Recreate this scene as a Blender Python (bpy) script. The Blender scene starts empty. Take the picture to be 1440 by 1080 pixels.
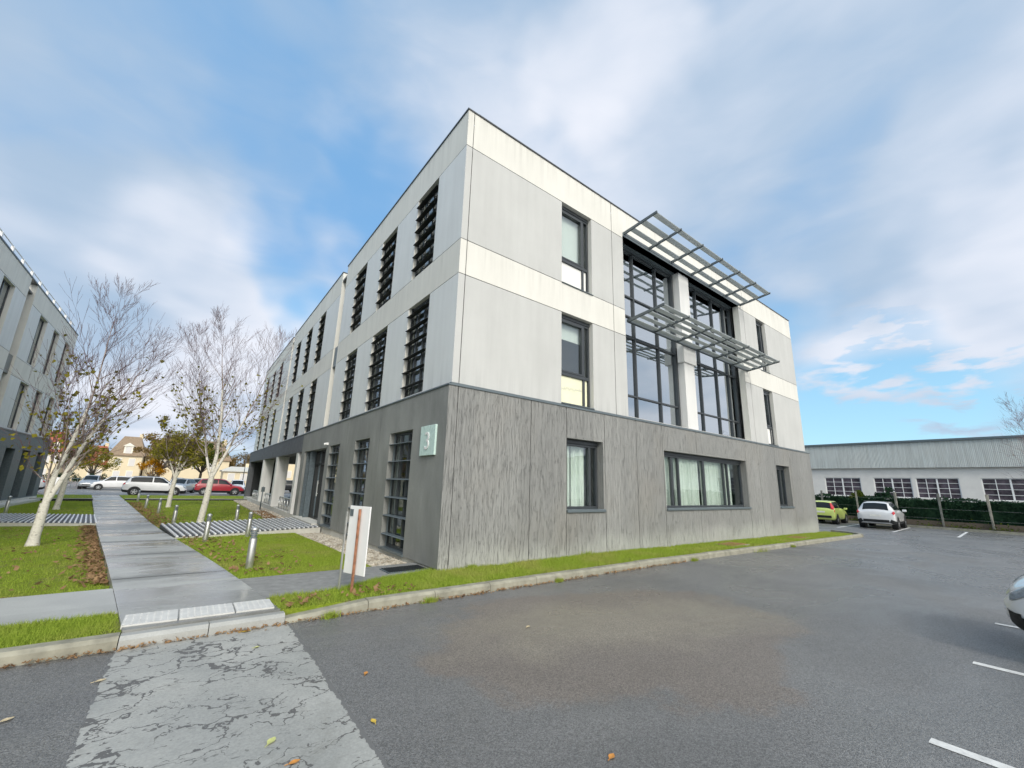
import bpy, bmesh, math, random
import numpy as np
from mathutils import Vector, Matrix
R = math.radians
scene = bpy.context.scene
COL = scene.collection

# ------------------------------------------------------------------ camera
cd = bpy.data.cameras.new('camera'); cam = bpy.data.objects.new('camera', cd); COL.objects.link(cam)
scene.camera = cam
YAW, PITCH, ROLL = 0.6463, 0.2232, 0.0319
fw = Vector((math.sin(YAW)*math.cos(PITCH), math.cos(YAW)*math.cos(PITCH), math.sin(PITCH)))
rt = Vector((math.cos(YAW), -math.sin(YAW), 0)); upv = rt.cross(fw)
r2 = math.cos(ROLL)*rt + math.sin(ROLL)*upv; u2 = -math.sin(ROLL)*rt + math.cos(ROLL)*upv
m = Matrix((r2, u2, -fw)).transposed().to_4x4(); m.translation = Vector((-3.992, -7.228, 1.571))
cam.matrix_world = m
cd.sensor_width = 36.0; cd.sensor_fit = 'HORIZONTAL'; cd.lens = 576.2/1440*36
cd.shift_x = 5.36/1440; cd.shift_y = 10.85/1440
cd.clip_start = 0.05; cd.clip_end = 3000

# ------------------------------------------------------------------ light
scene.view_settings.view_transform = 'Standard'; scene.view_settings.look = 'None'
scene.view_settings.exposure = 0.36; scene.view_settings.gamma = 1.0
SUN = Vector((-0.22, -0.78, 0.55)).normalized()
sl = bpy.data.lights.new('sun', 'SUN'); sl.energy = 1.25; sl.angle = R(12); sl.color = (1.0, 0.96, 0.89)
so = bpy.data.objects.new('sun', sl); COL.objects.link(so)
so.rotation_euler = SUN.to_track_quat('Z', 'Y').to_euler(); so.location = (10, -30, 30)

# node helper ------------------------------------------------------
class NT:
    def __init__(s, tree): s.t = tree; tree.nodes.clear()
    def n(s, typ, ins=None, **kw):
        nd = s.t.nodes.new(typ)
        for k, v in kw.items(): setattr(nd, k, v)
        for k, v in (ins or {}).items():
            sock = nd.inputs[k]
            if isinstance(v, bpy.types.NodeSocket): s.t.links.new(v, sock)
            else: sock.default_value = v
        return nd
    def math(s, op, a, b=0.0, c=0.0, clamp=False):
        return s.n('ShaderNodeMath', {0: a, 1: b, 2: c}, operation=op, use_clamp=clamp).outputs[0]
    def vmath(s, op, a, b=(0, 0, 0)):
        nd = s.n('ShaderNodeVectorMath', {0: a, 1: b}, operation=op)
        return nd.outputs[1] if op in ('DOT_PRODUCT', 'LENGTH') else nd.outputs[0]
    def mix(s, f, a, b, bt='MIX'):
        nd = s.t.nodes.new('ShaderNodeMix'); nd.data_type = 'RGBA'; nd.blend_type = bt; nd.clamp_factor = True
        for i, v in ((0, f), (6, a), (7, b)):
            if isinstance(v, bpy.types.NodeSocket): s.t.links.new(v, nd.inputs[i])
            else: nd.inputs[i].default_value = v if i == 0 else (*v, 1)[:4]
        return nd.outputs[2]
    def noise(s, vec, scale, detail=4, rough=0.55, dist=0.0):
        return s.n('ShaderNodeTexNoise', {'Vector': vec, 'Scale': scale, 'Detail': detail, 'Roughness': rough, 'Distortion': dist}).outputs[0]
    def ramp(s, f, stops, interp='LINEAR'):
        nd = s.n('ShaderNodeValToRGB', {0: f}); cr = nd.color_ramp; cr.interpolation = interp
        while len(cr.elements) < len(stops): cr.elements.new(0.5)
        for e, (p, c) in zip(cr.elements, stops):
            e.position = p; e.color = (c, c, c, 1) if isinstance(c, (int, float)) else (*c, 1)
        return nd.outputs[0]
    def mr(s, v, a, b, c=0.0, d=1.0, smooth=False):
        return s.n('ShaderNodeMapRange', {0: v, 1: a, 2: b, 3: c, 4: d}, interpolation_type='SMOOTHSTEP' if smooth else 'LINEAR').outputs[0]
    def mapv(s, vec, scale=(1, 1, 1), loc=(0, 0, 0), rot=(0, 0, 0)):
        return s.n('ShaderNodeMapping', {'Vector': vec, 'Location': loc, 'Rotation': rot, 'Scale': scale}).outputs[0]

# world: a physical blue sky behind broken autumn cloud ------------
w = bpy.data.worlds.new('World'); scene.world = w; w.use_nodes = True
N = NT(w.node_tree)
tc = N.n('ShaderNodeTexCoord')
D = N.vmath('NORMALIZE', tc.outputs['Generated'])
sky = N.n('ShaderNodeTexSky', sky_type='NISHITA', sun_disc=False, sun_elevation=math.asin(SUN.z),
          sun_rotation=math.atan2(SUN.x, SUN.y), altitude=50, air_density=1.0, dust_density=0.6, ozone_density=2.0).outputs[0]
sep = N.n('ShaderNodeSeparateXYZ', {0: D})
z = N.math('MAXIMUM', sep.outputs[2], 0.0)
zz = N.math('ADD', z, 0.16)
uv = N.n('ShaderNodeCombineXYZ', {0: N.math('DIVIDE', sep.outputs[0], zz), 1: N.math('DIVIDE', sep.outputs[1], zz), 2: 0.0}).outputs[0]
big = N.noise(N.mapv(uv, (1.0, 0.75, 1), (3.1, 1.7, 0), (0, 0, 0.5)), 0.95, 4, 0.42, 0.4)
streak = N.noise(N.mapv(uv, (2.2, 0.8, 1), (0.4, 5.2, 0), (0, 0, -0.75)), 1.1, 2.5, 0.42, 0.3)
puff = N.noise(N.mapv(D, (1, 1, 2.6), (2.2, 0.3, 0.7)), 5.5, 5, 0.5, 0.3)
dens = N.math('ADD', N.math('MULTIPLY', big, 0.80), N.math('MULTIPLY', streak, 0.24))
dens = N.math('ADD', dens, N.math('MULTIPLY', puff, 0.30))
warp = N.n('ShaderNodeTexNoise', {'Vector': D, 'Scale': 3.2, 'Detail': 3.0}).outputs[1]
DW = N.vmath('NORMALIZE', N.vmath('ADD', D, N.vmath('MULTIPLY', N.vmath('SUBTRACT', warp, (0.5, 0.5, 0.5)), (0.55, 0.55, 0.40))))
def lobe(d, ang, soft):
    d = Vector(d).normalized()
    return N.mr(N.vmath('DOT_PRODUCT', DW, tuple(d)), math.cos(R(ang+soft)), math.cos(R(max(ang-soft, 0))), 0, 1, True)
LOBES = [((0.478, 0.377, 0.793), 6, 8, 0.16), ((0.329, 0.503, 0.80), 8, 9, 0.10), 
         ((0.094, 0.816, 0.57), 5, 7, -0.16), ((0.284, 0.799, 0.531), 4, 6, -0.18), ((-0.174, 0.775, 0.607), 4, 8, -0.13),
         ((0.06, 0.87, 0.49), 5, 5, 0.14), ((0.01, 0.94, 0.34), 8, 4, 0.02), ((-0.19, 0.926, 0.326), 7, 5, 0.12),
         ((0.031, 0.964, 0.245), 8, 4, 0.20), ((0.20, 0.94, 0.33), 3, 4, -0.2), ((-0.10, 0.975, 0.14), 18, 9, 0.22), ((0.75, 0.55, 0.5), 14, 10, 0.10), ((0.75, -0.55, 0.35), 32, 12, 0.45), ((0.953, 0.20, 0.225), 11, 6, -0.26), ((0.99, 0.1, 0.1), 9, 6, -0.14),
         ((0.943, 0.024, 0.345), 12, 7, 0.20),
         ((0.712, 0.183, 0.678), 12, 8, 0.10), ((0.882, 0.155, 0.445), 7, 6, 0.16), ((-0.255, 0.816, 0.518), 10, 8, 0.14)]
for d, a, s_, wgt in LOBES:
    dens = N.math('ADD', dens, N.math('MULTIPLY', lobe(d, a, s_), wgt))
puff2 = N.noise(N.mapv(D, (1, 1, 3.2), (1.3, 4.3, 2.7)), 13.0, 5, 0.5, 0.2)
dens = N.math('ADD', dens, N.math('MULTIPLY', lobe((0.972, 0.10, 0.20), 7, 5), N.mr(puff2, 0.47, 0.66, 0, 0.62)))
cover = N.mr(dens, 0.40, 0.90, 0, 1, True)
blue = N.mix(N.mr(z, 0.02, 0.45, 0, 1), (0.38, 0.72, 0.88), (0.19, 0.42, 0.72))
blue = N.mix(0.30, blue, N.mix(1.0, sky, (0.13, 0.13, 0.13), 'MULTIPLY'))
shade = N.math('ADD', N.math('MULTIPLY', N.noise(N.mapv(uv, (1.3, 1.3, 1), (7.7, 2.2, 0)), 1.0, 3, 0.45, 0.3), 0.85), N.math('MULTIPLY', puff, 0.25))
for d, a, s_, wgt in [((0.478, 0.377, 0.793), 6, 8, 0.22), ((0.967, 0.114, 0.215), 6, 4, 0.2), ((0.03, 0.95, 0.27), 10, 7, 0.25), ((0.882, 0.155, 0.445), 5, 6, 0.14),
                      ((0.98, 0.02, 0.27), 5, 5, 0.12), ((0.943, 0.1, 0.36), 3, 4, -0.10), ((-0.19, 0.82, 0.55), 10, 9, -0.06), ((0.06, 0.87, 0.49), 3, 4, 0.08), ((0.75, -0.55, 0.35), 32, 12, 0.25)]:
    shade = N.math('ADD', shade, N.math('MULTIPLY', lobe(d, a, s_), wgt))
cloud = N.mix(N.mr(shade, 0.42, 0.94, 0, 1, True), (0.33, 0.44, 0.58), (0.69, 0.715, 0.785))
glow = N.mr(N.vmath('DOT_PRODUCT', D, tuple(SUN)), 0.66, 0.99, 0.0, 1.0, True)      # bright glow added around the sun, unseen behind the camera, to lift the facades
col = N.mix(cover, blue, cloud)
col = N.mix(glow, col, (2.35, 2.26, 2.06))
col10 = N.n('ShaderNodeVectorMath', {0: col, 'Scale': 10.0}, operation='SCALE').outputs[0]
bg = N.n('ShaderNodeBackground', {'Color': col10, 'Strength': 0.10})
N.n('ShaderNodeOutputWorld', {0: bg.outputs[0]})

# ------------------------------------------------------------------ materials
MATS = {}
def material(name, fn):
    if name in MATS: return MATS[name]
    mt = bpy.data.materials.new(name); mt.use_nodes = True
    n = NT(mt.node_tree); sh = fn(n)
    n.n('ShaderNodeOutputMaterial', {0: sh}); MATS[name] = mt
    return mt
def pr(n, color, rough=0.6, metal=0.0, bump=None, bs=0.3, bd=0.01, spec=0.5, **kw):
    ins = {'Base Color': color if isinstance(color, bpy.types.NodeSocket) else (*color, 1), 'Roughness': rough, 'Metallic': metal, 'Specular IOR Level': spec}
    if bump is not None: ins['Normal'] = n.n('ShaderNodeBump', {'Height': bump, 'Strength': bs, 'Distance': bd}).outputs[0]
    nd = n.n('ShaderNodeBsdfPrincipled', ins)
    for k, v in kw.items(): nd.inputs[k.replace('_', ' ')].default_value = v
    return nd.outputs[0]
def oc(n): return n.n('ShaderNodeTexCoord').outputs['Object']
def simple(name, c, rough=0.5, metal=0.0, var=0.12, scale=6.0, spec=0.5, bs=0.0):
    def f(n):
        o = oc(n); a = n.noise(o, scale, 5, 0.6)
        k = n.mr(a, 0.25, 0.75, 1-var, 1+var)
        cc = n.n('ShaderNodeVectorMath', {0: (*c,), 'Scale': k}, operation='SCALE').outputs[0]
        r = n.mr(n.noise(o, scale*2.3, 3), 0.3, 0.7, max(rough-0.07, 0.02), min(rough+0.07, 1))
        return pr(n, cc, r, metal, a if bs else None, bs, 0.005, spec)
    return material(name, f)
def m_render(name, c, grain, var):
    def f(n):
        o = oc(n)
        a = n.noise(o, 0.7, 5, 0.6); b = n.noise(o, 90, 2, 0.7); e = n.noise(n.mapv(o, (2.2, 2.2, 0.22)), 1.6, 5, 0.6)
        k = n.mr(a, 0.3, 0.7, 1-var, 1+var*0.6)
        k = n.math('MULTIPLY', k, n.mr(e, 0.3, 0.75, 1.03, 0.93))
        zz_ = n.n('ShaderNodeSeparateXYZ', {0: o}).outputs[2]
        st_ = n.mr(n.noise(n.mapv(o, (5, 5, 0.12), (3, 3, 0)), 1.3, 5, 0.65), 0.48, 0.70, 0, 1)
        rim_ = n.math('MAXIMUM', n.mr(zz_, 9.5, 10.4, 0, 1), n.math('MAXIMUM', n.mr(n.math('ABSOLUTE', n.math('SUBTRACT', zz_, 6.75)), 0.0, 0.5, 0.7, 0), n.mr(zz_, 4.2, 3.6, 0, 0.9)))
        k = n.math('MULTIPLY', k, n.math('SUBTRACT', 1.0, n.math('MULTIPLY', n.math('MULTIPLY', st_, rim_), 0.16)))
        k = n.math('MULTIPLY', k, n.mr(b, 0.25, 0.75, 1-grain, 1+grain))
        cc = n.n('ShaderNodeVectorMath', {0: c, 'Scale': k}, operation='SCALE').outputs[0]
        return pr(n, cc, 0.8, 0, b, 0.35*grain*4, 0.004, 0.3)
    return material(name, f)
m_band = m_render('cream_render_band', (0.70, 0.69, 0.64), 0.02, 0.05)
m_panel = m_render('grey_roughcast_panel', (0.52, 0.525, 0.51), 0.10, 0.06)
m_panel_left = m_render('pale_grey_panel', (0.69, 0.71, 0.71), 0.03, 0.04)
m_pillar = m_render('pale_concrete_pillar', (0.70, 0.70, 0.685), 0.03, 0.05)
m_joint = simple('joint_seal', (0.05, 0.05, 0.05), 0.9)
def f_board(n):
    o = oc(n); sx = n.n('ShaderNodeSeparateXYZ', {0: o})
    plank = n.n('ShaderNodeTexWhiteNoise', {'W': n.math('FLOOR', n.math('MULTIPLY', n.math('ADD', sx.outputs[0], n.math('MULTIPLY', n.noise(n.mapv(o, (1, 1, 0)), 0.6, 2), 1.2)), 0.85))}, noise_dimensions='1D').outputs[0]
    fib = n.noise(n.mapv(o, (80, 80, 3.2)), 1.8, 6, 0.62, 0.25)
    fib2 = n.noise(n.mapv(o, (16, 16, 0.35), (3, 0, 1)), 1.7, 5, 0.62, 0.3)
    crack = n.mr(n.math('ABSOLUTE', n.math('SUBTRACT', fib, 0.5)), 0.0, 0.05, 0, 1)
    mask = n.mr(n.noise(n.mapv(o, (26, 26, 2.2), (5, 1, 0)), 1.3, 4, 0.6), 0.42, 0.62, 0, 1)
    crack = n.math('ADD', crack, n.math('MULTIPLY', n.math('SUBTRACT', 1.0, mask), 1.0), clamp=True)
    big = n.noise(n.mapv(o, (0.5, 0.5, 0.4)), 1.0, 4, 0.6)
    low = n.mr(n.math('ADD', sx.outputs[2], n.math('MULTIPLY', big, 1.1)), 0.55, 1.15, 1, 0, True)     # pale bloom rising from the ground
    c = n.mix(n.mr(fib2, 0.3, 0.7), (0.225, 0.228, 0.22), (0.335, 0.338, 0.325))
    c = n.mix(n.mr(plank, 0, 1, 0.0, 0.55), c, (0.205, 0.208, 0.202))
    c = n.mix(n.mr(big, 0.5, 0.68, 0, 0.3), c, (0.27, 0.25, 0.215))
    c = n.mix(n.math('MULTIPLY', low, 0.5), c, (0.50, 0.51, 0.475))
    c = n.mix(n.math('MULTIPLY', n.math('SUBTRACT', 1.0, crack), 0.55), c, (0.095, 0.095, 0.09))
    h = n.math('ADD', n.math('MULTIPLY', crack, 0.6), n.math('MULTIPLY', fib, 0.6))
    return pr(n, c, n.mr(fib2, 0.3, 0.7, 0.55, 0.75), 0, h, 0.8, 0.02, 0.4)
m_board = material('board_marked_concrete', f_board)
def f_smooth(n):
    o = oc(n)
    a = n.noise(n.mapv(o, (1, 1, 0.5)), 1.1, 6, 0.62, 0.3); b = n.noise(n.mapv(o, (4, 4, 0.5)), 1.3, 5, 0.65); s = n.noise(o, 40, 3, 0.6)
    c = n.mix(n.mr(a, 0.3, 0.7), (0.20, 0.205, 0.195), (0.32, 0.325, 0.31))
    c = n.mix(n.mr(b, 0.58, 0.75, 0, 0.35), c, (0.36, 0.36, 0.34))
    c = n.mix(n.mr(s, 0.35, 0.65, 0, 0.2), c, (0.12, 0.12, 0.115))
    return pr(n, c, 0.7, 0, n.math('ADD', a, n.math('MULTIPLY', s, 0.4)), 0.25, 0.01, 0.35)
m_smooth = material('smooth_grey_concrete', f_smooth)
m_dark_base = simple('dark_slate_cladding', (0.085, 0.11, 0.125), 0.5, var=0.3, scale=14)
m_fascia = simple('dark_fascia', (0.085, 0.09, 0.10), 0.6, var=0.2, scale=3)
m_metal = simple('anthracite_metal', (0.045, 0.052, 0.058), 0.35, 0.0, 0.1)
m_black = simple('black_metal', (0.012, 0.014, 0.015), 0.45, 0.0, 0.1)
m_louvre = simple('louvre_metal', (0.13, 0.16, 0.175), 0.4, 0.2, 0.1)
m_slat_dark = simple('dark_louvre_blade', (0.010, 0.012, 0.013), 0.5, 0.0, 0.15)
m_alu = simple('pale_aluminium', (0.56, 0.61, 0.62), 0.45, 0.0, 0.05)
m_slat = simple('wet_pale_slat', (0.70, 0.71, 0.72), 0.3, 0.0, 0.1, 5)
m_steel = simple('brushed_steel', (0.62, 0.62, 0.60), 0.36, 0.8, 0.15, 12)
m_arm = simple('grey_steel_arm', (0.10, 0.12, 0.13), 0.4, 0.3, 0.1)
m_white = simple('white_paint', (0.80, 0.80, 0.79), 0.45, 0, 0.04, 3)
m_dirty_white = simple('weathered_white_wall', (0.72, 0.70, 0.66), 0.8, 0, 0.08, 1.5)
m_plinth = simple('pale_concrete_plinth', (0.55, 0.54, 0.49), 0.85, 0, 0.15, 5, bs=0.2)
m_oldpost = simple('old_concrete_post', (0.19, 0.19, 0.165), 0.9, 0, 0.35, 5)
m_inner = simple('plain_interior', (0.30, 0.31, 0.31), 0.9, 0, 0.05)
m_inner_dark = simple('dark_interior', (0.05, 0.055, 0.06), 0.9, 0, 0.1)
m_ceiling = simple('interior_ceiling', (0.55, 0.55, 0.54), 0.9, 0, 0.03)
m_roof = simple('roof_membrane', (0.16, 0.16, 0.16), 0.9)
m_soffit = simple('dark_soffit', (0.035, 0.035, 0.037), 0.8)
def f_curtain(n):
    o = oc(n); s = n.n('ShaderNodeSeparateXYZ', {0: o})
    ph = n.math('ADD', n.math('MULTIPLY', s.outputs[0], 55.0), n.math('MULTIPLY', n.noise(n.mapv(o, (1, 1, 0.2)), 5, 2), 9.0))
    h = n.math('SINE', ph)
    c = n.mix(n.mr(h, -1, 1), (0.70, 0.74, 0.68), (0.86, 0.88, 0.83))
    return pr(n, c, 0.9, 0, h, 0.5, 0.02, 0.2)
m_curtain = material('pale_green_curtain', f_curtain)
m_blind = simple('white_roller_blind', (0.78, 0.78, 0.75), 0.8, 0, 0.03)
m_film = simple('yellowish_window_film', (0.80, 0.80, 0.58), 0.4, 0, 0.08, 2)
m_filmink = simple('faded_grey_ink', (0.52, 0.52, 0.44), 0.7)
def glass(name, tint, refl, rough=0.0):
    def f(n):
        o = oc(n)
        wob = n.noise(o, 0.9, 2)
        nb = n.n('ShaderNodeBump', {'Height': wob, 'Strength': 0.05, 'Distance': 0.05}).outputs[0]
        gl = n.n('ShaderNodeBsdfGlossy', {'Color': (0.92, 0.97, 1.0, 1), 'Roughness': rough, 'Normal': nb}).outputs[0]
        tr = n.n('ShaderNodeBsdfTransparent', {'Color': (*tint, 1)}).outputs[0]
        bf = n.n('ShaderNodeNewGeometry').outputs['Backfacing']
        fr = n.n('ShaderNodeFresnel', {'IOR': n.mr(bf, 0, 1, 1.5, 1/1.5)}).outputs[0]
        fac = n.math('ADD', n.math('MULTIPLY', fr, 1.0), refl, clamp=True)
        return n.n('ShaderNodeMixShader', {0: fac, 1: tr, 2: gl}).outputs[0]
    return material(name, f)
m_glass = glass('window_glass', (0.91, 0.945, 0.93), 0.06)
m_glass_big = glass('curtain_wall_glass', (0.30, 0.40, 0.42), 0.50)
m_glass_door = glass('entrance_glass', (0.35, 0.42, 0.45), 0.28)
m_glass_car = glass('car_glass', (0.10, 0.12, 0.13), 0.10)
def f_asphalt(n):
    o = oc(n)
    st = n.n('ShaderNodeTexVoronoi', {'Vector': o, 'Scale': 140.0}, feature='F1'); stc = n.n('ShaderNodeSeparateXYZ', {0: st.outputs['Color']}).outputs[0]
    g = n.noise(o, 45, 4, 0.75)
    a = n.noise(o, 0.35, 5, 0.6, 0.6); b = n.noise(n.mapv(o, (1, 1, 1), (9, 4, 0)), 0.8, 5, 0.65)
    c = n.mix(n.mr(a, 0.3, 0.7), (0.125, 0.125, 0.123), (0.182, 0.181, 0.177))
    # an older, browner repair patch and a dry sandy streak
    rel = n.vmath('SUBTRACT', o, (0.6, -3.6, 0)); rel = n.vmath('MULTIPLY', rel, (0.36, 0.52, 0))
    pd = n.math('ADD', n.vmath('LENGTH', rel), n.math('ADD', n.math('MULTIPLY', n.math('SUBTRACT', b, 0.5), 1.1), n.math('MULTIPLY', n.math('SUBTRACT', g, 0.5), 0.35)))
    c = n.mix(n.mr(pd, 0.82, 0.98, 0.6, 0, True), c, (0.175, 0.142, 0.115))
    rel2 = n.vmath('MULTIPLY', n.vmath('SUBTRACT', n.mapv(o, rot=(0, 0, 0.35)), (1.9, -3.0, 0)), (0.30, 0.85, 0))
    pd2 = n.math('ADD', n.vmath('LENGTH', rel2), n.math('MULTIPLY', n.math('SUBTRACT', b, 0.5), 1.6))
    c = n.mix(n.mr(pd2, 0.3, 1.0, 0.5, 0, True), c, (0.27, 0.245, 0.19))
    k = n.math('MULTIPLY', n.mr(stc, 0, 1, 0.58, 1.5), n.mr(g, 0.25, 0.75, 0.75, 1.25))
    c = n.n('ShaderNodeVectorMath', {0: c, 'Scale': k}, operation='SCALE').outputs[0]
    wet = n.mr(n.noise(n.mapv(o, (0.5, 0.9, 1), (2, 7, 0)), 0.5, 4, 0.6, 0.5), 0.38, 0.62, 0, 1, True)
    r = n.mix(wet, (0.55,)*3, (0.24,)*3)
    h = n.math('ADD', n.math('MULTIPLY', st.outputs['Distance'], -1.0), g)
    return pr(n, c, r, 0, h, 0.5, 0.008, 0.5)
m_asphalt = material('damp_asphalt', f_asphalt)
def f_conc(wetness):
    def f(n):
        o = oc(n)
        a = n.noise(o, 0.9, 6, 0.62, 0.4); s = n.noise(o, 55, 4, 0.7)
        wet = n.mr(n.noise(n.mapv(o, (0.6, 1.5, 1), (2, 3, 0)), 0.55, 5, 0.6, 0.6), 0.40, 0.60, 0, 1, True)
        c = n.mix(n.mr(a, 0.3, 0.7), (0.36, 0.365, 0.345), (0.48, 0.485, 0.46))
        c = n.mix(n.math('MULTIPLY', wet, 0.6*wetness), c, (0.15, 0.155, 0.155))
        k = n.mr(s, 0.25, 0.75, 0.86, 1.12)
        sy = n.n('ShaderNodeSeparateXYZ', {0: o}).outputs[1]
        slab = n.n('ShaderNodeTexWhiteNoise', {'W': n.math('FLOOR', n.math('MULTIPLY', sy, 0.36))}, noise_dimensions='1D').outputs[0]
        k = n.math('MULTIPLY', k, n.mr(slab, 0, 1, 0.88, 1.08))
        fr_ = n.math('ABSOLUTE', n.math('SUBTRACT', n.math('FRACT', n.math('MULTIPLY', n.math('ADD', sy, n.math('ADD', n.math('MULTIPLY', n.noise(o, 1.7, 4, 0.6), 0.9), 0.75)), 1/2.8)), 0.5))
        k = n.math('MULTIPLY', k, n.mr(fr_, 0.36, 0.48, 1.0, 1.0-0.42*wetness, True))
        c = n.n('ShaderNodeVectorMath', {0: c, 'Scale': k}, operation='SCALE').outputs[0]
        r = n.mr(wet, 0, 1, 0.5, 0.5-0.36*wetness)
        return pr(n, c, r, 0, s, 0.2, 0.004, 0.5)
    return f
m_path = material('wet_concrete_path', f_conc(1.0))
m_conc = material('dry_concrete', f_conc(0.25))
m_kerb = simple('kerb_concrete', (0.27, 0.26, 0.205), 0.85, 0, 0.38, 5, bs=0.4)
def f_cracked(n):
    o = oc(n)
    d = n.n('ShaderNodeVectorMath', {0: o, 1: n.n('ShaderNodeVectorMath', {0: n.n('ShaderNodeTexNoise', {'Vector': o, 'Scale': 5.0, 'Detail': 6.0}).outputs[1], 'Scale': 0.55}, operation='SCALE').outputs[0]}, operation='ADD').outputs[0]
    v = n.n('ShaderNodeTexVoronoi', {'Vector': n.mapv(d, (1.0, 2.1, 1), rot=(0, 0, 0.25)), 'Scale': 1.9}, feature='DISTANCE_TO_EDGE').outputs['Distance']
    br = n.noise(o, 2.0, 4, 0.6); fine = n.noise(o, 50, 4, 0.7)
    wdt = n.mr(br, 0.43, 0.67, 0.0, 0.05)
    wdt = n.math('MULTIPLY', wdt, n.mr(n.noise(o, 17, 3, 0.7), 0.3, 0.7, 0.2, 1.7))
    sp = n.math('LESS_THAN', v, wdt)
    hole = n.math('MULTIPLY', n.math('GREATER_THAN', n.noise(n.mapv(o, (1, 1.8, 1), rot=(0, 0, 0.3)), 11, 4, 0.65, 0.6), 0.64), n.mr(br, 0.35, 0.55))
    sx = n.n('ShaderNodeSeparateXYZ', {0: o}).outputs[0]
    e = n.math('SUBTRACT', n.math('ABSOLUTE', n.math('SUBTRACT', sx, -3.53)), n.math('MULTIPLY', n.noise(o, 7, 5, 0.7), 0.12))
    edge = n.math('GREATER_THAN', e, 0.70)
    dark = n.math('MAXIMUM', n.math('MAXIMUM', sp, hole), edge)
    a = n.noise(o, 1.3, 5, 0.6, 0.5)
    pale = n.mix(n.mr(a, 0.3, 0.7), (0.29, 0.295, 0.278), (0.41, 0.41, 0.382))
    k = n.mr(fine, 0.25, 0.75, 0.8, 1.15)
    pale = n.n('ShaderNodeVectorMath', {0: pale, 'Scale': k}, operation='SCALE').outputs[0]
    pale = n.mix(n.mr(n.noise(o, 4.5, 5, 0.7), 0.55, 0.72, 0, 0.35), pale, (0.20, 0.195, 0.17)); c = n.mix(dark, pale, (0.115, 0.112, 0.106)); c = n.mix(edge, c, (0.145, 0.144, 0.14))
    h = n.math('ADD', n.math('MULTIPLY', dark, -1.0), n.math('MULTIPLY', fine, 0.35))
    return pr(n, c, n.mr(a, 0.3, 0.7, 0.45, 0.65), 0, h, 0.5, 0.008, 0.5)
m_crack = material('cracked_pale_coating', f_cracked)
def f_soil(n):
    o = oc(n); a = n.noise(o, 1.2, 5, 0.6); b = n.noise(o, 28, 5, 0.7); y = n.noise(n.mapv(o, loc=(4, 4, 0)), 0.45, 4, 0.55)
    c = n.mix(n.mr(b, 0.3, 0.7), (0.13, 0.19, 0.014), (0.25, 0.32, 0.03))
    c = n.mix(n.mr(a, 0.45, 0.7, 0, 0.6), c, (0.20, 0.215, 0.03))
    c = n.mix(n.mr(y, 0.5, 0.62, 0, 0.6), c, (0.19, 0.20, 0.028)); c = n.mix(n.mr(n.noise(o, 2.6, 4, 0.6), 0.56, 0.68, 0, 0.8), c, (0.15, 0.125, 0.06))
    return pr(n, c, 0.9, 0, b, 0.8, 0.03, 0.2)
m_lawn = material('short_green_turf', f_soil)
def f_grass(n):
    o = oc(n); a = n.noise(o, 0.8, 4, 0.6); b = n.noise(o, 26, 3, 0.8)
    c = n.mix(n.mr(b, 0.25, 0.75), (0.20, 0.295, 0.035), (0.44, 0.54, 0.09))
    c = n.mix(n.mr(a, 0.48, 0.68, 0, 0.6), c, (0.46, 0.42, 0.15))
    d = n.n('ShaderNodeBsdfDiffuse', {'Color': c}).outputs[0]; t = n.n('ShaderNodeBsdfTranslucent', {'Color': c}).outputs[0]
    return n.n('ShaderNodeMixShader', {0: 0.35, 1: d, 2: t}).outputs[0]
m_grass = material('grass_blades', f_grass)
def f_gravel(n):
    g = n.n('ShaderNodeObjectInfo').outputs['Random']; o = oc(n)
    v = n.n('ShaderNodeTexVoronoi', {'Vector': o, 'Scale': 11.0}).outputs['Color']
    c = n.mix(n.n('ShaderNodeSeparateXYZ', {0: v}).outputs[0], (0.28, 0.24, 0.18), (0.60, 0.55, 0.46))
    return pr(n, c, 0.8, 0, n.noise(o, 60, 3), 0.3, 0.01)
m_gravel = material('beige_pebbles', f_gravel)
m_worn = simple('worn_grey_tarmac', (0.24, 0.24, 0.23), 0.7, 0, 0.25, 7, bs=0.2)
m_mud = simple('damp_soil', (0.055, 0.05, 0.035), 0.9, 0, 0.4, 8, bs=0.6)
m_line = simple('worn_white_line', (0.62, 0.62, 0.60), 0.6, 0, 0.25, 14)
m_tactile = simple('white_tactile_strip', (0.56, 0.56, 0.54), 0.7, 0, 0.12, 10)
m_mint = simple('pale_mint_panel', (0.58, 0.74, 0.69), 0.3, 0, 0.03)
m_rust = simple('rusty_red_steel', (0.30, 0.135, 0.075), 0.7, 0, 0.6, 16)
def f_bark(n):
    o = oc(n); b = n.noise(n.mapv(o, (3, 3, 9)), 2.2, 4, 0.65, 0.4); s = n.noise(o, 25, 4, 0.7)
    c = n.mix(n.mr(s, 0.3, 0.7), (0.60, 0.57, 0.50), (0.78, 0.75, 0.68))
    c = n.mix(n.mr(b, 0.60, 0.67, 0, 0.85), c, (0.10, 0.085, 0.07))
    return pr(n, c, 0.85, 0, s, 0.4, 0.01, 0.2)
m_birch = material('white_birch_bark', f_bark)
m_twig = simple('purple_brown_twig', (0.175, 0.11, 0.115), 0.8, 0, 0.3)
m_limb = simple('pale_birch_limb', (0.34, 0.28, 0.26), 0.8, 0, 0.3, 20)
m_bark = simple('brown_bark', (0.12, 0.095, 0.07), 0.9, 0, 0.3, 15)
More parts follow.
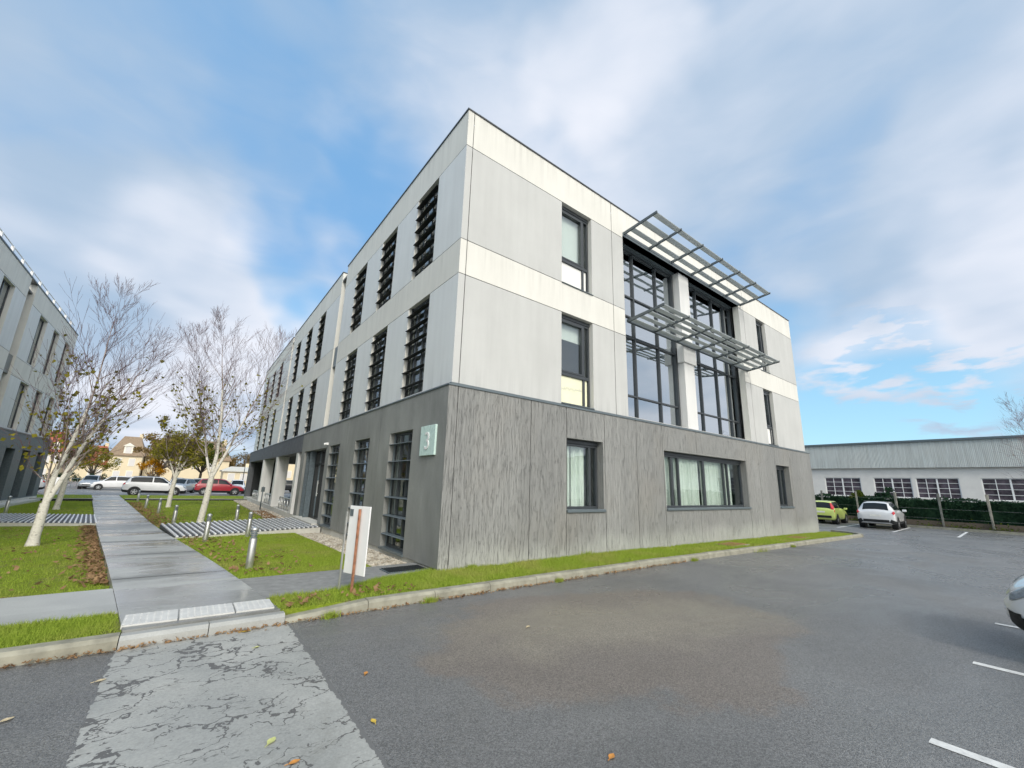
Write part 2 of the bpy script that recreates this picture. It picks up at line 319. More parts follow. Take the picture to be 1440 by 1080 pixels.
def leafmat(name, c1, c2):
    def f(n):
        o = oc(n); a = n.noise(o, 3.5, 3, 0.7)
        c = n.mix(n.mr(a, 0.3, 0.7), c1, c2)
        d = n.n('ShaderNodeBsdfDiffuse', {'Color': c}).outputs[0]; t = n.n('ShaderNodeBsdfTranslucent', {'Color': c}).outputs[0]
        return n.n('ShaderNodeMixShader', {0: 0.35, 1: d, 2: t}).outputs[0]
    return material(name, f)
m_leaf_olive = leafmat('olive_birch_leaf', (0.13, 0.13, 0.02), (0.34, 0.30, 0.045))
m_leaf_dark = leafmat('dark_green_leaf', (0.014, 0.036, 0.022), (0.040, 0.085, 0.045))
m_leaf_green = leafmat('mid_green_leaf', (0.04, 0.07, 0.015), (0.13, 0.16, 0.03))
m_leaf_orange = leafmat('orange_leaf', (0.42, 0.17, 0.01), (0.62, 0.34, 0.02))
m_leaf_tan = leafmat('tan_leaf', (0.20, 0.13, 0.05), (0.33, 0.24, 0.10))
m_litter = leafmat('dead_leaf_litter', (0.20, 0.11, 0.06), (0.50, 0.33, 0.18))
m_leaf_fall = [simple('yellow_fallen_leaf', (0.60, 0.42, 0.06), 0.6, 0, 0.25, 30), simple('orange_fallen_leaf', (0.55, 0.24, 0.05), 0.6, 0, 0.25, 30),
               simple('buff_fallen_leaf', (0.52, 0.43, 0.27), 0.6, 0, 0.25, 30), simple('lime_fallen_leaf', (0.50, 0.52, 0.20), 0.6, 0, 0.2, 30)]
m_cream = simple('cream_house_render', (0.70, 0.60, 0.42), 0.9, 0, 0.06, 0.6)
m_trim = simple('pale_house_trim', (0.80, 0.76, 0.66), 0.8, 0, 0.04)
def f_tile(c1, c2):
    def f(n):
        o = oc(n); b = n.n('ShaderNodeTexBrick', {'Vector': n.mapv(o, (1, 1, 1)), 'Color1': (*c1, 1), 'Color2': (*c2, 1), 'Mortar': (c1[0]*.5, c1[1]*.5, c1[2]*.5, 1), 'Scale': 2.5, 'Mortar Size': 0.02}).outputs[0]
        a = n.noise(o, 0.8, 4)
        return pr(n, n.mix(n.mr(a, 0.3, 0.7, 0, 0.4), b, c2), 0.85)
    return f
m_tile_red = material('red_roof_tile', f_tile((0.34, 0.085, 0.05), (0.45, 0.15, 0.09)))
m_tile_brown = material('brown_roof_tile', f_tile((0.24, 0.17, 0.11), (0.32, 0.24, 0.16)))
def f_corr(n):
    o = oc(n); s = n.n('ShaderNodeSeparateXYZ', {0: o})
    wv = n.math('SINE', n.math('MULTIPLY', s.outputs[1], 70.0)); st = n.noise(n.mapv(o, (1, 6, 0.35)), 1.5, 5, 0.65)
    a = n.noise(o, 0.35, 4)
    c = n.mix(n.mr(st, 0.35, 0.7), (0.58, 0.62, 0.60), (0.40, 0.42, 0.40))
    c = n.mix(n.mr(a, 0.4, 0.65, 0, 0.35), c, (0.60, 0.61, 0.57))
    return pr(n, c, 0.8, 0, wv, 0.5, 0.02, 0.3)
m_corr = material('weathered_corrugated_sheet', f_corr)
m_shade_win = simple('dark_workshop_glass', (0.085, 0.07, 0.085), 0.15, 0, 0.8, 1.6, 0.4)
m_shutter = simple('pale_shutter', (0.62, 0.60, 0.58), 0.6, 0, 0.05)
m_hill = leafmat('bare_far_wood', (0.15, 0.115, 0.065), (0.28, 0.22, 0.12))
def paint(name, c, coat=1.0, metal=0.0):
    def f(n):
        o = oc(n); a = n.noise(o, 2.0, 3)
        cc = n.n('ShaderNodeVectorMath', {0: c, 'Scale': n.mr(a, 0.3, 0.7, 0.96, 1.04)}, operation='SCALE').outputs[0]
        return pr(n, cc, 0.35, metal, Coat_Weight=coat, Coat_Roughness=0.05)
    return material(name, f)
m_tyre = simple('tyre_rubber', (0.015, 0.015, 0.016), 0.8)
m_trimblack = simple('black_car_trim', (0.012, 0.013, 0.014), 0.5)
m_rim = simple('alloy_rim', (0.55, 0.56, 0.57), 0.3, 0.7, 0.05)
m_tail = simple('red_tail_lamp', (0.50, 0.015, 0.03), 0.15, 0, 0.1, 20)
m_lamp = simple('clear_headlamp', (0.22, 0.25, 0.28), 0.12, 0.0, 0.5, 25)
m_plate = simple('number_plate', (0.70, 0.70, 0.66), 0.4)

# ------------------------------------------------------------------ mesh helpers
class MB:
    def __init__(s): s.v = []; s.f = []; s.m = []
    def quad(s, a, b, c, d, m=0):
        i = len(s.v); s.v += [tuple(a), tuple(b), tuple(c), tuple(d)]; s.f.append((i, i+1, i+2, i+3)); s.m.append(m)
    def poly(s, pts, m=0):
        i = len(s.v); s.v += [tuple(p) for p in pts]; s.f.append(tuple(range(i, i+len(pts)))); s.m.append(m)
    def box(s, x0, x1, y0, y1, z0, z1, m=0, skew=None):
        p = [(x, y, z) for z in (z0, z1) for y in (y0, y1) for x in (x0, x1)]
        i = len(s.v); s.v += p
        for f in ((0, 2, 3, 1), (4, 5, 7, 6), (0, 1, 5, 4), (2, 6, 7, 3), (0, 4, 6, 2), (1, 3, 7, 5)):
            s.f.append(tuple(i+k for k in f)); s.m.append(m)
    def prism(s, pts, z0, z1, m=0, top=None):
        n = len(pts); i = len(s.v)
        zf = (lambda v, p: v(p) if callable(v) else v)
        s.v += [(p[0], p[1], zf(z0, p)) for p in pts] + [(p[0], p[1], zf(z1, p)) for p in pts]
        s.f.append(tuple(i+k for k in range(n-1, -1, -1))); s.m.append(m)
        s.f.append(tuple(i+n+k for k in range(n))); s.m.append(m if top is None else top)
        for k in range(n): s.f.append((i+k, i+(k+1) % n, i+n+(k+1) % n, i+n+k)); s.m.append(m)
    def tube(s, p0, p1, r0, r1, n=8, m=0, caps=True):
        p0 = Vector(p0); p1 = Vector(p1); d = (p1-p0).normalized()
        a = d.orthogonal().normalized(); b = d.cross(a); i = len(s.v)
        for p, r in ((p0, r0), (p1, r1)):
            for k in range(n):
                t = 2*math.pi*k/n; s.v.append(tuple(p + a*math.cos(t)*r + b*math.sin(t)*r))
        for k in range(n): s.f.append((i+k, i+(k+1) % n, i+n+(k+1) % n, i+n+k)); s.m.append(m)
        if caps:
            s.f.append(tuple(i+k for k in range(n-1, -1, -1))); s.m.append(m)
            s.f.append(tuple(i+n+k for k in range(n))); s.m.append(m)
    def path(s, pts, r, n=8, m=0):
        for a, b in zip(pts[:-1], pts[1:]): s.tube(a, b, r, r, n, m)
    def xform(s, M):
        s.v = [tuple(M @ Vector(p)) for p in s.v]; return s
    def build(s, name, mats, parent=None, smooth=False, bevel=0.0):
        me = bpy.data.meshes.new(name); me.from_pydata(s.v, [], s.f)
        mats = mats if isinstance(mats, (list, tuple)) else [mats]
        for mt in mats: me.materials.append(mt)
        if len(mats) > 1: me.polygons.foreach_set('material_index', s.m)
        if smooth: me.polygons.foreach_set('use_smooth', [True]*len(me.polygons))
        bm = bmesh.new(); bm.from_mesh(me); bmesh.ops.recalc_face_normals(bm, faces=bm.faces); bm.to_mesh(me); bm.free()
        me.update()
        o = bpy.data.objects.new(name, me); COL.objects.link(o)
        if parent: o.parent = parent
        if bevel:
            b = o.modifiers.new('bevel', 'BEVEL'); b.width = bevel; b.segments = 2; b.limit_method = 'ANGLE'; b.angle_limit = R(40)
        return o
def fastmesh(name, V, F, mat, parent=None, smooth=False):
    """V (n,3), F (m,k) numpy, one face size"""
    me = bpy.data.meshes.new(name); k = F.shape[1]
    me.vertices.add(len(V)); me.vertices.foreach_set('co', V.astype(np.float32).ravel())
    me.loops.add(F.size); me.loops.foreach_set('vertex_index', F.astype(np.int32).ravel())
    me.polygons.add(len(F)); me.polygons.foreach_set('loop_start', (np.arange(len(F))*k).astype(np.int32))
    me.polygons.foreach_set('loop_total', np.full(len(F), k, np.int32))
    if smooth: me.polygons.foreach_set('use_smooth', np.ones(len(F), bool))
    me.materials.append(mat); me.update(); me.validate()
    o = bpy.data.objects.new(name, me); COL.objects.link(o)
    if parent: o.parent = parent
    return o
def tag(o, label=None, cat=None, group=None, kind=None):
    if label: o['label'] = label
    if cat: o['category'] = cat
    if group: o['group'] = group
    if kind: o['kind'] = kind
    return o
def thing(name, label, cat, loc=(0, 0, 0), rz=0.0, group=None):
    o = bpy.data.objects.new(name, None); COL.objects.link(o); o.empty_display_size = 0.3
    o.location = loc; o.rotation_euler = (0, 0, rz)
    return tag(o, label, cat, group)
def copy_tree(o, parent=None):
    c = o.copy(); COL.objects.link(c)
    if parent: c.parent = parent
    for ch in list(o.children): copy_tree(ch, c)
    return c

# ------------------------------------------------------------------ terrain
def ss(t): t = min(max(t, 0.0), 1.0); return t*t*(3-2*t)
def T(x, y): return min(-.13-.0095*min(max(x-5, 0), 21), -.13-.24*ss(y/14.0))
def grid_sheet(name, xs, ys, off, mat, clip=None):
    V = []; idx = {}
    mb = MB()
    for j, y in enumerate(ys):
        for i, x in enumerate(xs): mb.v.append((x, y, T(x, y)+off))
    n = len(xs)
    for j in range(len(ys)-1):
        for i in range(n-1): mb.f.append((j*n+i, j*n+i+1, (j+1)*n+i+1, (j+1)*n+i)); mb.m.append(0)
    return mb.build(name, mat, smooth=True)
xs = [-900, -300, -120, -60] + list(np.arange(-40, 61, 2.0)) + [80, 140, 300, 900]
ys = [-900, -300, -100, -40] + list(np.arange(-24, 80, 2.0)) + [100, 140, 300, 900]
tag(grid_sheet('ground', xs, ys, 0.0, m_asphalt), kind='structure')
def pathL(y): return -4.44-.137*y
def pathR(y): return -3.0-.133*y
def patch(name, left, right, y0, y1, off, mat, side=0.16, ny=24, nx=6, kind='structure'):
    """ground patch between two x curves, with a skirt, following the terrain"""
    mb = MB(); rows = []
    for j in range(ny+1):
        y = y0+(y1-y0)*j/ny; xl = left(y); xr = right(y); row = []
        for i in range(nx+1):
            x = xl+(xr-xl)*i/nx; row.append(len(mb.v)); mb.v.append((x, y, T(x, y)+off))
        rows.append(row)
    for a, b in zip(rows[:-1], rows[1:]):
        for i in range(nx): mb.f.append((a[i], a[i+1], b[i+1], b[i])); mb.m.append(0)
    rim = rows[0] + [r[-1] for r in rows[1:]] + rows[-1][-2::-1] + [r[0] for r in rows[-2:0:-1]]
    low = []
    for v in rim: low.append(len(mb.v)); x, y, z_ = mb.v[v]; mb.v.append((x, y, z_-side))
    k = len(rim)
    for i in range(k): mb.f.append((rim[i], low[i], low[(i+1) % k], rim[(i+1) % k])); mb.m.append(0)
    o = mb.build(name, mat); tag(o, kind=kind)
    return o
C = lambda v: (lambda y: v)
# lawns, paths, verge
patch('path', pathL, pathR, -1.22, 38.6, .135, m_path, ny=60)
patch('lawn', pathR, C(-.95), 0.86, 31.0, .11, m_lawn, ny=40)
patch('lawn', C(-11.5), lambda y: pathL(y)-.004, 0.98, 13.9, .04, m_lawn, ny=30)
patch('lawn', C(-11.5), lambda y: pathL(y)-.004, 18.0, 31.0, .06, m_lawn, ny=30)
patch('lawn', C(-11.5), lambda y: pathL(y)-.004, 13.9, 18.0, .05, m_lawn, ny=8)
patch('lawn', C(-40), C(-11.5), 0.98, 31.0, .04, m_lawn)
patch('lawn', pathR, C(14), 31.12, 38.4, .17, m_lawn, ny=8)
patch('lawn', C(-16), lambda y: pathL(y)-.004, 31.12, 38.4, .17, m_lawn, ny=8)
patch('verge', C(-14), lambda y: pathL(y)-.004, -1.20, -.42, .115, m_lawn)
patch('verge', pathR, C(-1.3), -1.20, -.55, .12, m_lawn)
patch('verge', C(-1.3), C(20.6), -1.20, -.124, .12, m_lawn, nx=40)
patch('side_path', C(-14), lambda y: pathL(y)-.004, -.42, .98, .13, m_conc)
mb = MB(); pts = [(-2.93, .75), (-1.3, .86), (-.2, .5), (-.14, .15), (-.9, -.05), (-1.25, -.4), (-2.0, -.56), (-2.95, -.58)]
pts = [(-3.2, -.55), (-1.9, -.50), (-1.25, -.20), (-.75, -.06), (-.125, .14), (-.125, .86), (-3.2, .86)]
mb.prism(pts, lambda p: T(*p)-.02, lambda p: T(*p)+.122)
tag(mb.build('side_path', m_worn), kind='structure')
mb = MB(); mb.prism([(-1.9, -.50), (-1.3, -.55), (-1.3, -.124), (-.125, -.124), (-.125, .13), (-.75, -.065), (-1.25, -.205)], lambda p: T(*p)-.02, lambda p: T(*p)+.118)
tag(mb.build('verge', m_lawn), kind='structure')
patch('gravel_bed', lambda y: -1.30+.022*y, C(-.124), 0.87, 8.2, .045, m_gravel)
patch('gravel_bed', C(-.95), C(-.124), 12.3, 31.0, .125, m_gravel)
# path saw joints
for y in (2.9, 5.6, 8.4, 11.2, 14, 17, 20, 23, 26, 29):
    pass
# kerbs: individual stones laid end to end
mb = MB(); x = -2.78
random.seed(3)
def kerb(x0, x1, top, y0=-1.375, y1=-1.20, rz=0.0):
    mbk = MB(); h = top+.16
    x0 += .004; x1 -= .004
    prof = [(y0, -.16), (y0+.012, top-.035), (y0+.045, top), (y1, top), (y1, -.16)]
    za, zb = T(x0, -1.4), T(x1, -1.4); n_ = len(prof)
    i = len(mbk.v); mbk.v += [(x0, p[0], za+p[1]) for p in prof] + [(x1, p[0], zb+p[1]) for p in prof]
    mbk.f += [tuple(range(i, i+n_)), tuple(range(i+2*n_-1, i+n_-1, -1))] + [(i+k, i+(k+1) % n_, i+n_+(k+1) % n_, i+n_+k) for k in range(n_)]
    mbk.m += [0]*(n_+2)
    return mbk
kerbs = MB()
def add(a, b):
    i = len(a.v); a.v += b.v; a.f += [tuple(k+i for k in f) for f in b.f]; a.m += b.m
xk = -2.80; first = True
while xk < 20.4:
    ln = 1.0
    k = kerb(xk, xk+ln, .125+random.uniform(-.004, .006))
    if first:      # the dropped stone beside the crossing
        for i, (vx, vy, vz) in enumerate(k.v):
            if vx < xk+.5 and vz > T(vx, -1.4): k.v[i] = (vx, vy, vz-.075)
        first = False
    add(kerbs, k); xk += ln
for k in range(8):     # the corner curve at the far end
    a0 = math.pi*.5*k/8; a1 = math.pi*.5*(k+1)/8; rr = 1.6; cx_, cy_ = xk, .225
    p = [(cx_+math.sin(a)*r_, cy_-math.cos(a)*r_) for a, r_ in ((a0, rr), (a1, rr), (a1, rr-.16), (a0, rr-.16))]
    kerbs.prism(p, lambda q: T(*q)-.1, lambda q: T(*q)+.12)
tag(kerbs.build('kerb', m_kerb), kind='structure')
kerbs = MB(); xk = -4.28
while xk > -13: add(kerbs, kerb(xk-1.0, xk, .12+random.uniform(-.005, .005))); xk -= 1.0
tag(kerbs.build('kerb', m_kerb), kind='structure')
kerbs = MB()
for a, b in ((-4.28, -3.55), (-3.55, -2.80)): add(kerbs, kerb(a, b, .112, -1.375, -1.225))
tag(kerbs.build('kerb', m_conc), kind='structure')
mb = MB(); pts = [(-20, 30.98), (-6.2-2.45, 30.98), (-8.65, 31.12), (-20, 31.12)]
mb.prism(pts, -.5, -.13); tag(mb.build('kerb', m_conc), kind='structure')
mb = MB(); mb.prism([(pathR(31)+.0, 30.98), (6, 30.98), (6, 31.12), (pathR(31), 31.12)], -.5, -.13); tag(mb.build('kerb', m_conc), kind='structure')
mb = MB(); mb.prism([(-16, 30.955), (-8.65, 30.955), (-8.65, 30.978), (-16, 30.978)], -.5, -.16); mb.prism([(pathR(31), 30.955), (6, 30.955), (6, 30.978), (pathR(31), 30.978)], -.5, -.16)  # black strip along the far kerb fronts, standing in for their shadow line
tag(mb.build('kerb_shadow_strip', m_black), kind='structure')
# cracked pale crossing, painted bays
mb = MB(); mb.quad((-4.30, -9, -.126), (-2.74, -9, -.126), (-2.74, -1.38, -.126), (-4.30, -1.38, -.126)); tag(mb.build('crossing', m_crack), kind='structure')
def line(x0, y0, x1, y1, w_=.10):
    mb = MB(); d = Vector((x1-x0, y1-y0)).normalized(); nx, ny = -d.y*w_/2, d.x*w_/2; k = 6
    for i in range(k):
        a = i/k; b = (i+1)/k; p = (x0+(x1-x0)*a, y0+(y1-y0)*a); q = (x0+(x1-x0)*b, y0+(y1-y0)*b)
        mb.quad((p[0]-nx, p[1]-ny, T(*p)+.004), (p[0]+nx, p[1]+ny, T(*p)+.004), (q[0]+nx, q[1]+ny, T(*q)+.004), (q[0]-nx, q[1]-ny, T(*q)+.004))
    tag(mb.build('parking_line', m_line), kind='structure')
for k in range(8): line(.55+2.44*k, -6.38, .50+2.44*k, -11.4)
for k in range(-4, 8): line(27.6, 1.25-2.5*k, 33.6, 1.5-2.5*k, .12)
# white tactile strip, three slabs
mb = MB(); e = [(-4.31, -.68, -1.13), (-3.83, -.70, -1.15), (-3.30, -.72, -1.17), (-2.89, -.73, -1.18)]
for (a, b, c_), (a2, b2, c2) in zip(e[:-1], e[1:]):
    mb.prism([(a+.01, c_+.03), (a2-.006, c2+.03), (a2-.006, b2), (a+.01, b)], -.05, .022)
    nx_ = int((a2-a)/.06)
    for i in range(nx_):
        for j in range(7):
            cx_, cy_ = a+.03+i*.06, c_+.065+j*.06
            mb.tube((cx_, cy_, .021), (cx_, cy_, .0245), .013, .010, 6)
tag(mb.build('tactile_paving', m_tactile), 'white studded tactile strip across the foot of the concrete path', 'tactile paving')
for y in (1.6, 4.4, 7.2, 12.4, 15.2, 18, 21, 24, 27, 30):      # slab joints cut across the path
    mb = MB(); mb.quad((pathL(y)+.01, y, T(-5, y)+.139), (pathR(y)-.01, y, T(-5, y)+.139), (pathR(y)-.01, y+.018, T(-5, y)+.139), (pathL(y)+.01, y+.018, T(-5, y)+.139))
    tag(mb.build('path_joint', m_mud), kind='structure')
# drain covers in the verge
for (x0, nm) in ((9.9, 'nearer of the two rusty drain covers set in the grass verge'), (15.2, 'farther rusty drain cover set in the grass verge')):
    t = thing('drain_cover', nm, 'drain cover', (x0, -.72, T(x0, -.7)+.12))
    mb = MB(); mb.box(-.55, .55, -.30, .30, -.02, .03); mb.build('frame', m_kerb, t)
    mb = MB(); mb.box(-.50, .50, -.25, .25, -.02, .036)
    for k in range(-4, 5): mb.box(k*.1-.03, k*.1+.03, -.22, .22, .036, .042)
    mb.build('lid', m_rust, t)
mb = MB()
t = thing('floor_grate', 'dark metal floor grate beside the foot of the grey wall', 'grate', (-.55, .32, -.005))
mb.box(-.40, .36, -.22, .22, -.02, .012); mb.build('frame', m_louvre, t)
mb = MB()
for k in range(17): mb.box(-.37+k*.043, -.37+k*.043+.018, -.20, .20, .013, .022)
mb.build('bars', m_black, t)

# ------------------------------------------------------------------ wall builder
def FR(u, z, d): return (u, -d, z)                   # street facade: u = x, outward = -y
def FL(u, z, d): return (-d, u, z)                   # long facade: u = y, outward = -x
def wall_grid(mb, F, u0, u1, z0, z1, holes, joints_u=(), joints_z=(), mat=lambda u, z: 0, depth=.32, d=0.0, jm=None, rm=None, jw=.008):
    us = {u0, u1}; zs = {z0, z1}
    for h in holes: us |= {h[0], h[1]}; zs |= {h[2], h[3]}
    for j in joints_u: us |= {j-jw, j+jw}
    for j in joints_z: zs |= {j-jw, j+jw}
    us = sorted(u for u in us if u0-1e-6 <= u <= u1+1e-6); zs = sorted(q for q in zs if z0-1e-6 <= q <= z1+1e-6)
    for a, b in zip(us[:-1], us[1:]):
        for c, e in zip(zs[:-1], zs[1:]):
            uc, zc = (a+b)/2, (c+e)/2
            if b-a < 1e-5 or e-c < 1e-5: continue
            if any(h[0] < uc < h[1] and h[2] < zc < h[3] for h in holes): continue
            isj = any(abs(uc-j) < jw for j in joints_u) or any(abs(zc-j) < jw for j in joints_z)
            dd = d-.012 if isj and jm is not None else d
            mb.quad(F(a, c, dd), F(b, c, dd), F(b, e, dd), F(a, e, dd), jm if isj and jm is not None else mat(uc, zc))
    for h in holes:
        a, b, c, e = h[:4]; q = d-depth; r_ = 0 if rm is None else rm
        mb.quad(F(a, c, d), F(b, c, d), F(b, c, q), F(a, c, q), r_); mb.quad(F(a, e, d), F(b, e, d), F(b, e, q), F(a, e, q), r_)
        mb.quad(F(a, c, d), F(a, e, d), F(a, e, q), F(a, c, q), r_); mb.quad(F(b, c, d), F(b, e, d), F(b, e, q), F(b, c, q), r_)
def fbox(mb, F, u0, u1, z0, z1, d0, d1, m=0):
    p = [F(u, z, d) for d in (d0, d1) for z in (z0, z1) for u in (u0, u1)]
    i = len(mb.v); mb.v += p
    for f in ((0, 2, 3, 1), (4, 5, 7, 6), (0, 1, 5, 4), (2, 6, 7, 3), (0, 4, 6, 2), (1, 3, 7, 5)):
        mb.f.append(tuple(i+k for k in f)); mb.m.append(m)

H, ZB, ZT = 10.42, 3.50, 10.40
J1, J2, J3, F0 = 9.40, 6.925, 6.075, 3.60
XR, YE = 19.74, 33.0
bld = thing('office_building', 'three storey office block with white upper floors on a grey concrete ground floor', 'building')
# ---- street facade, white upper storeys
WA = (3.14, 4.36); WC = (15.53, 16.51); WBIG = (5.85, 13.85)
holes = [(WA[0], WA[1], F0+.02, J3), (WA[0], WA[1], J2, J1), (WC[0], WC[1], F0+.02, J3), (WC[0], WC[1], J2, J1), (WBIG[0], WBIG[1], F0+.015, 9.47)]
mb = MB()
wall_grid(mb, FR, 0.0, XR, F0, ZT, holes, (.17, 5.30, 14.3), (J1, J2, J3), lambda u, z: 1 if (z < J3 or J2 < z < J1) else 0, .24, 0.0, 2, 0)
mb.build('upper_wall', [m_band, m_panel, m_joint], bld)
# ---- street facade, grey board-marked ground floor
GD = [(3.21, 4.55, 1.03, 2.74), (7.37, 12.85, 1.03, 2.74), (15.67, 17.07, 1.03, 2.74)]
mb = MB()
wall_grid(mb, FR, -.122, XR+.12, -.35, ZB, GD, (.10, 2.05, 3.20, 4.62, 6.0, 7.3, 9.3, 12.9, 14.0, 15.6, 17.3), (), lambda u, z: 0, .30, .122, 1, 0, .006)
mb.build('base_wall', [m_board, m_joint], bld)
# ---- long facade, white blocks split by recessed gutters
BLK = [(0.0, 9.62), (10.30, 20.70), (21.20, YE)]
LW = [[(1.36, 2.60), (4.09, 5.34), (6.88, 8.08)], [(12.60, 13.78), (15.30, 16.50), (18.15, 19.33)], [(23.85, 25.0), (26.9, 28.0), (30.1, 31.2)]]
for (a, b), ws in zip(BLK, LW):
    mb = MB(); hs = [(p, q, F0+.02, J3) for p, q in ws]+[(p, q, J2, J1) for p, q in ws]
    wall_grid(mb, FL, a, b, F0, ZT, hs, (), (J1, J2, J3), lambda u, z: 1 if (z < J3 or J2 < z < J1) else 0, .20, 0.0, 2, 0, .006)
    if a > 0: mb.quad((0, a, F0), (.45, a, F0), (.45, a, ZT), (0, a, ZT), 0)
    mb.quad((0, b, F0), (.45, b, F0), (.45, b, ZT), (0, b, ZT), 0)
    mb.build('upper_wall', [m_band, m_panel_left, m_joint], bld)
for a, b in ((9.62, 10.30), (20.70, 21.20)):
    mb = MB(); mb.quad((.42, a, F0), (.42, b, F0), (.42, b, 10.0), (.42, a, 10.0))
    mb.build('recess_wall', m_louvre, bld); mb = MB(); mb.box(.05, .40, a+.003, b-.003, J3, J2, 0); mb.build('recess_panel', m_louvre, bld)
    mb = MB(); mb.tube((.16, a+.16, F0), (.16, a+.16, 9.9), .055, .055, 10); mb.build('downpipe', m_steel, bld, True)
# ---- long facade, grey ground floor up to the entrance
GL = [(1.43, 2.77), (4.25, 5.53), (7.15, 8.42)]
mb = MB()
wall_grid(mb, FL, -.122, 13.1, .02, ZB, [(a, b, .06, 2.73) for a, b in GL]+[(8.86, 12.45, .021, 2.70)], (3.5, 6.35), (), lambda u, z: 0, .34, .122, 1, 0, .004)
mb.build('base_wall', [m_smooth, m_joint], bld)
mb = MB(); fbox(mb, FL, 13.1, 33.5, 2.72, ZB, -.40, .122); mb.build('fascia', m_fascia, bld)
mb = MB(); mb.box(.30, XR, 13.1, 33.4, 2.74, 2.80); mb.build('soffit', m_soffit, bld)
mb = MB(); fbox(mb, FL, -.10, 13.1, -.6, .02, -.3, .09); mb.build('plinth', m_plinth, bld)
mb = MB(); mb.box(-.10, XR, 13.1, 33.45, -.6, .0); mb.build('portico_floor', m_plinth, bld)
mb = MB(); mb.box(-.115, .22, 32.6, 33.4, .0, 2.72); mb.build('end_wall', m_fascia, bld)
mb = MB(); mb.box(.222, 1.9, 32.5, 33.4, .0, 2.735); mb.build('end_wall', m_black, bld)
for y in (13.80, 19.5, 24.85):
    mb = MB(); mb.box(-.11, .50, y, y+.45, 0, 2.735); mb.build('column', m_pillar, bld, bevel=.012)
for (x_, y_) in ((10, 13.8), (10, 19.5), (10, 24.85), (19.2, 19.5), (19.2, 24.85), (19.2, 32.6)):
    mb = MB(); mb.box(x_, x_+.45, y_, y_+.45, 0, 2.735); mb.build('column', m_pillar, bld, bevel=.012)
mb = MB(); mb.box(.34, XR, 13.10, 13.3, .0, 2.735); mb.build('ground_floor_wall', m_smooth, bld)
# ---- hidden sides and roof
mb = MB(); mb.quad((XR, 0, F0), (XR, YE, F0), (XR, YE, ZT), (XR, 0, ZT)); mb.quad((0, YE, F0), (XR, YE, F0), (XR, YE, ZT), (0, YE, ZT)); mb.build('upper_wall', m_band, bld)
mb = MB(); mb.quad((XR+.12, -.12, -.6), (XR+.12, 13.1, -.6), (XR+.12, 13.1, ZB), (XR+.12, -.12, ZB)); mb.build('base_wall', m_smooth, bld)
mb = MB(); mb.box(.02, XR-.02, .02, YE-.02, 9.95, 10.05); mb.build('roof', m_roof, bld)
mb = MB()
for a, b in BLK:
    fbox(mb, FL, a-.02, b+.02, ZT, ZT+.035, -.28, .025)
mb.box(-.025+.31, XR+.02, -.025, .28, ZT, ZT+.035); mb.box(XR-.28, XR+.025, .285, YE, ZT, ZT+.035); mb.box(.30, XR-.3, YE-.25, YE+.02, ZT, ZT+.035)
mb.build('roof_coping', m_metal, bld)
mb = MB()
fbox(mb, FR, -.14, XR+.14, ZB, ZB+.03, -.02, .145); fbox(mb, FL, -.118, 33.5, ZB, ZB+.03, -.02, .145)
fbox(mb, FR, -.0, XR, ZB+.031, F0-.002, -.2, .004); fbox(mb, FL, 0.01, YE, ZB+.031, F0-.002, -.2, .004)
mb.build('ledge', m_louvre, bld)
# ---- interior shell seen through the panes
mb = MB()
for z_ in (3.30, 6.55): mb.box(.35, XR-.05, .62, 32.9 if z_ > 3 else 13, z_+.02, z_+.30)
mb.build('floor_slab', m_ceiling, bld)
mb = MB(); mb.box(5.6, XR-.1, 5.6, 5.75, .03, 9.9); mb.box(5.45, 5.6, 5.6, 32.8, 3.6, 9.9); mb.box(5.45, 5.6, 5.6, 13.0, .03, 3.3)
for x_ in (5.3, 14.35): mb.box(x_, x_+.12, .55, 5.6, .03, 9.9)
for y_ in (3.3, 6.2, 9.7, 11.2, 14.6, 17.4, 20.9, 22.6, 26, 29): mb.box(.5, 5.45, y_, y_+.1, 3.62, 9.9)
mb.build('interior_wall', m_inner, bld)
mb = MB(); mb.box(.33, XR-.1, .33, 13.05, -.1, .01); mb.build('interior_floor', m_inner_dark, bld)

def frame_rect(mb, F, a, b, c, e, d0, d1, w_):
    fbox(mb, F, a, a+w_, c, e, d0, d1); fbox(mb, F, b-w_, b, c, e, d0, d1)
    fbox(mb, F, a+w_, b-w_, c, c+w_, d0, d1); fbox(mb, F, a+w_, b-w_, e-w_, e, d0, d1)
def pane(F, a, b, c, e, d, parent, mt, name='pane'):
    mb = MB(); fbox(mb, F, a, b, c, e, d-.008, d); return mb.build(name, mt, parent)
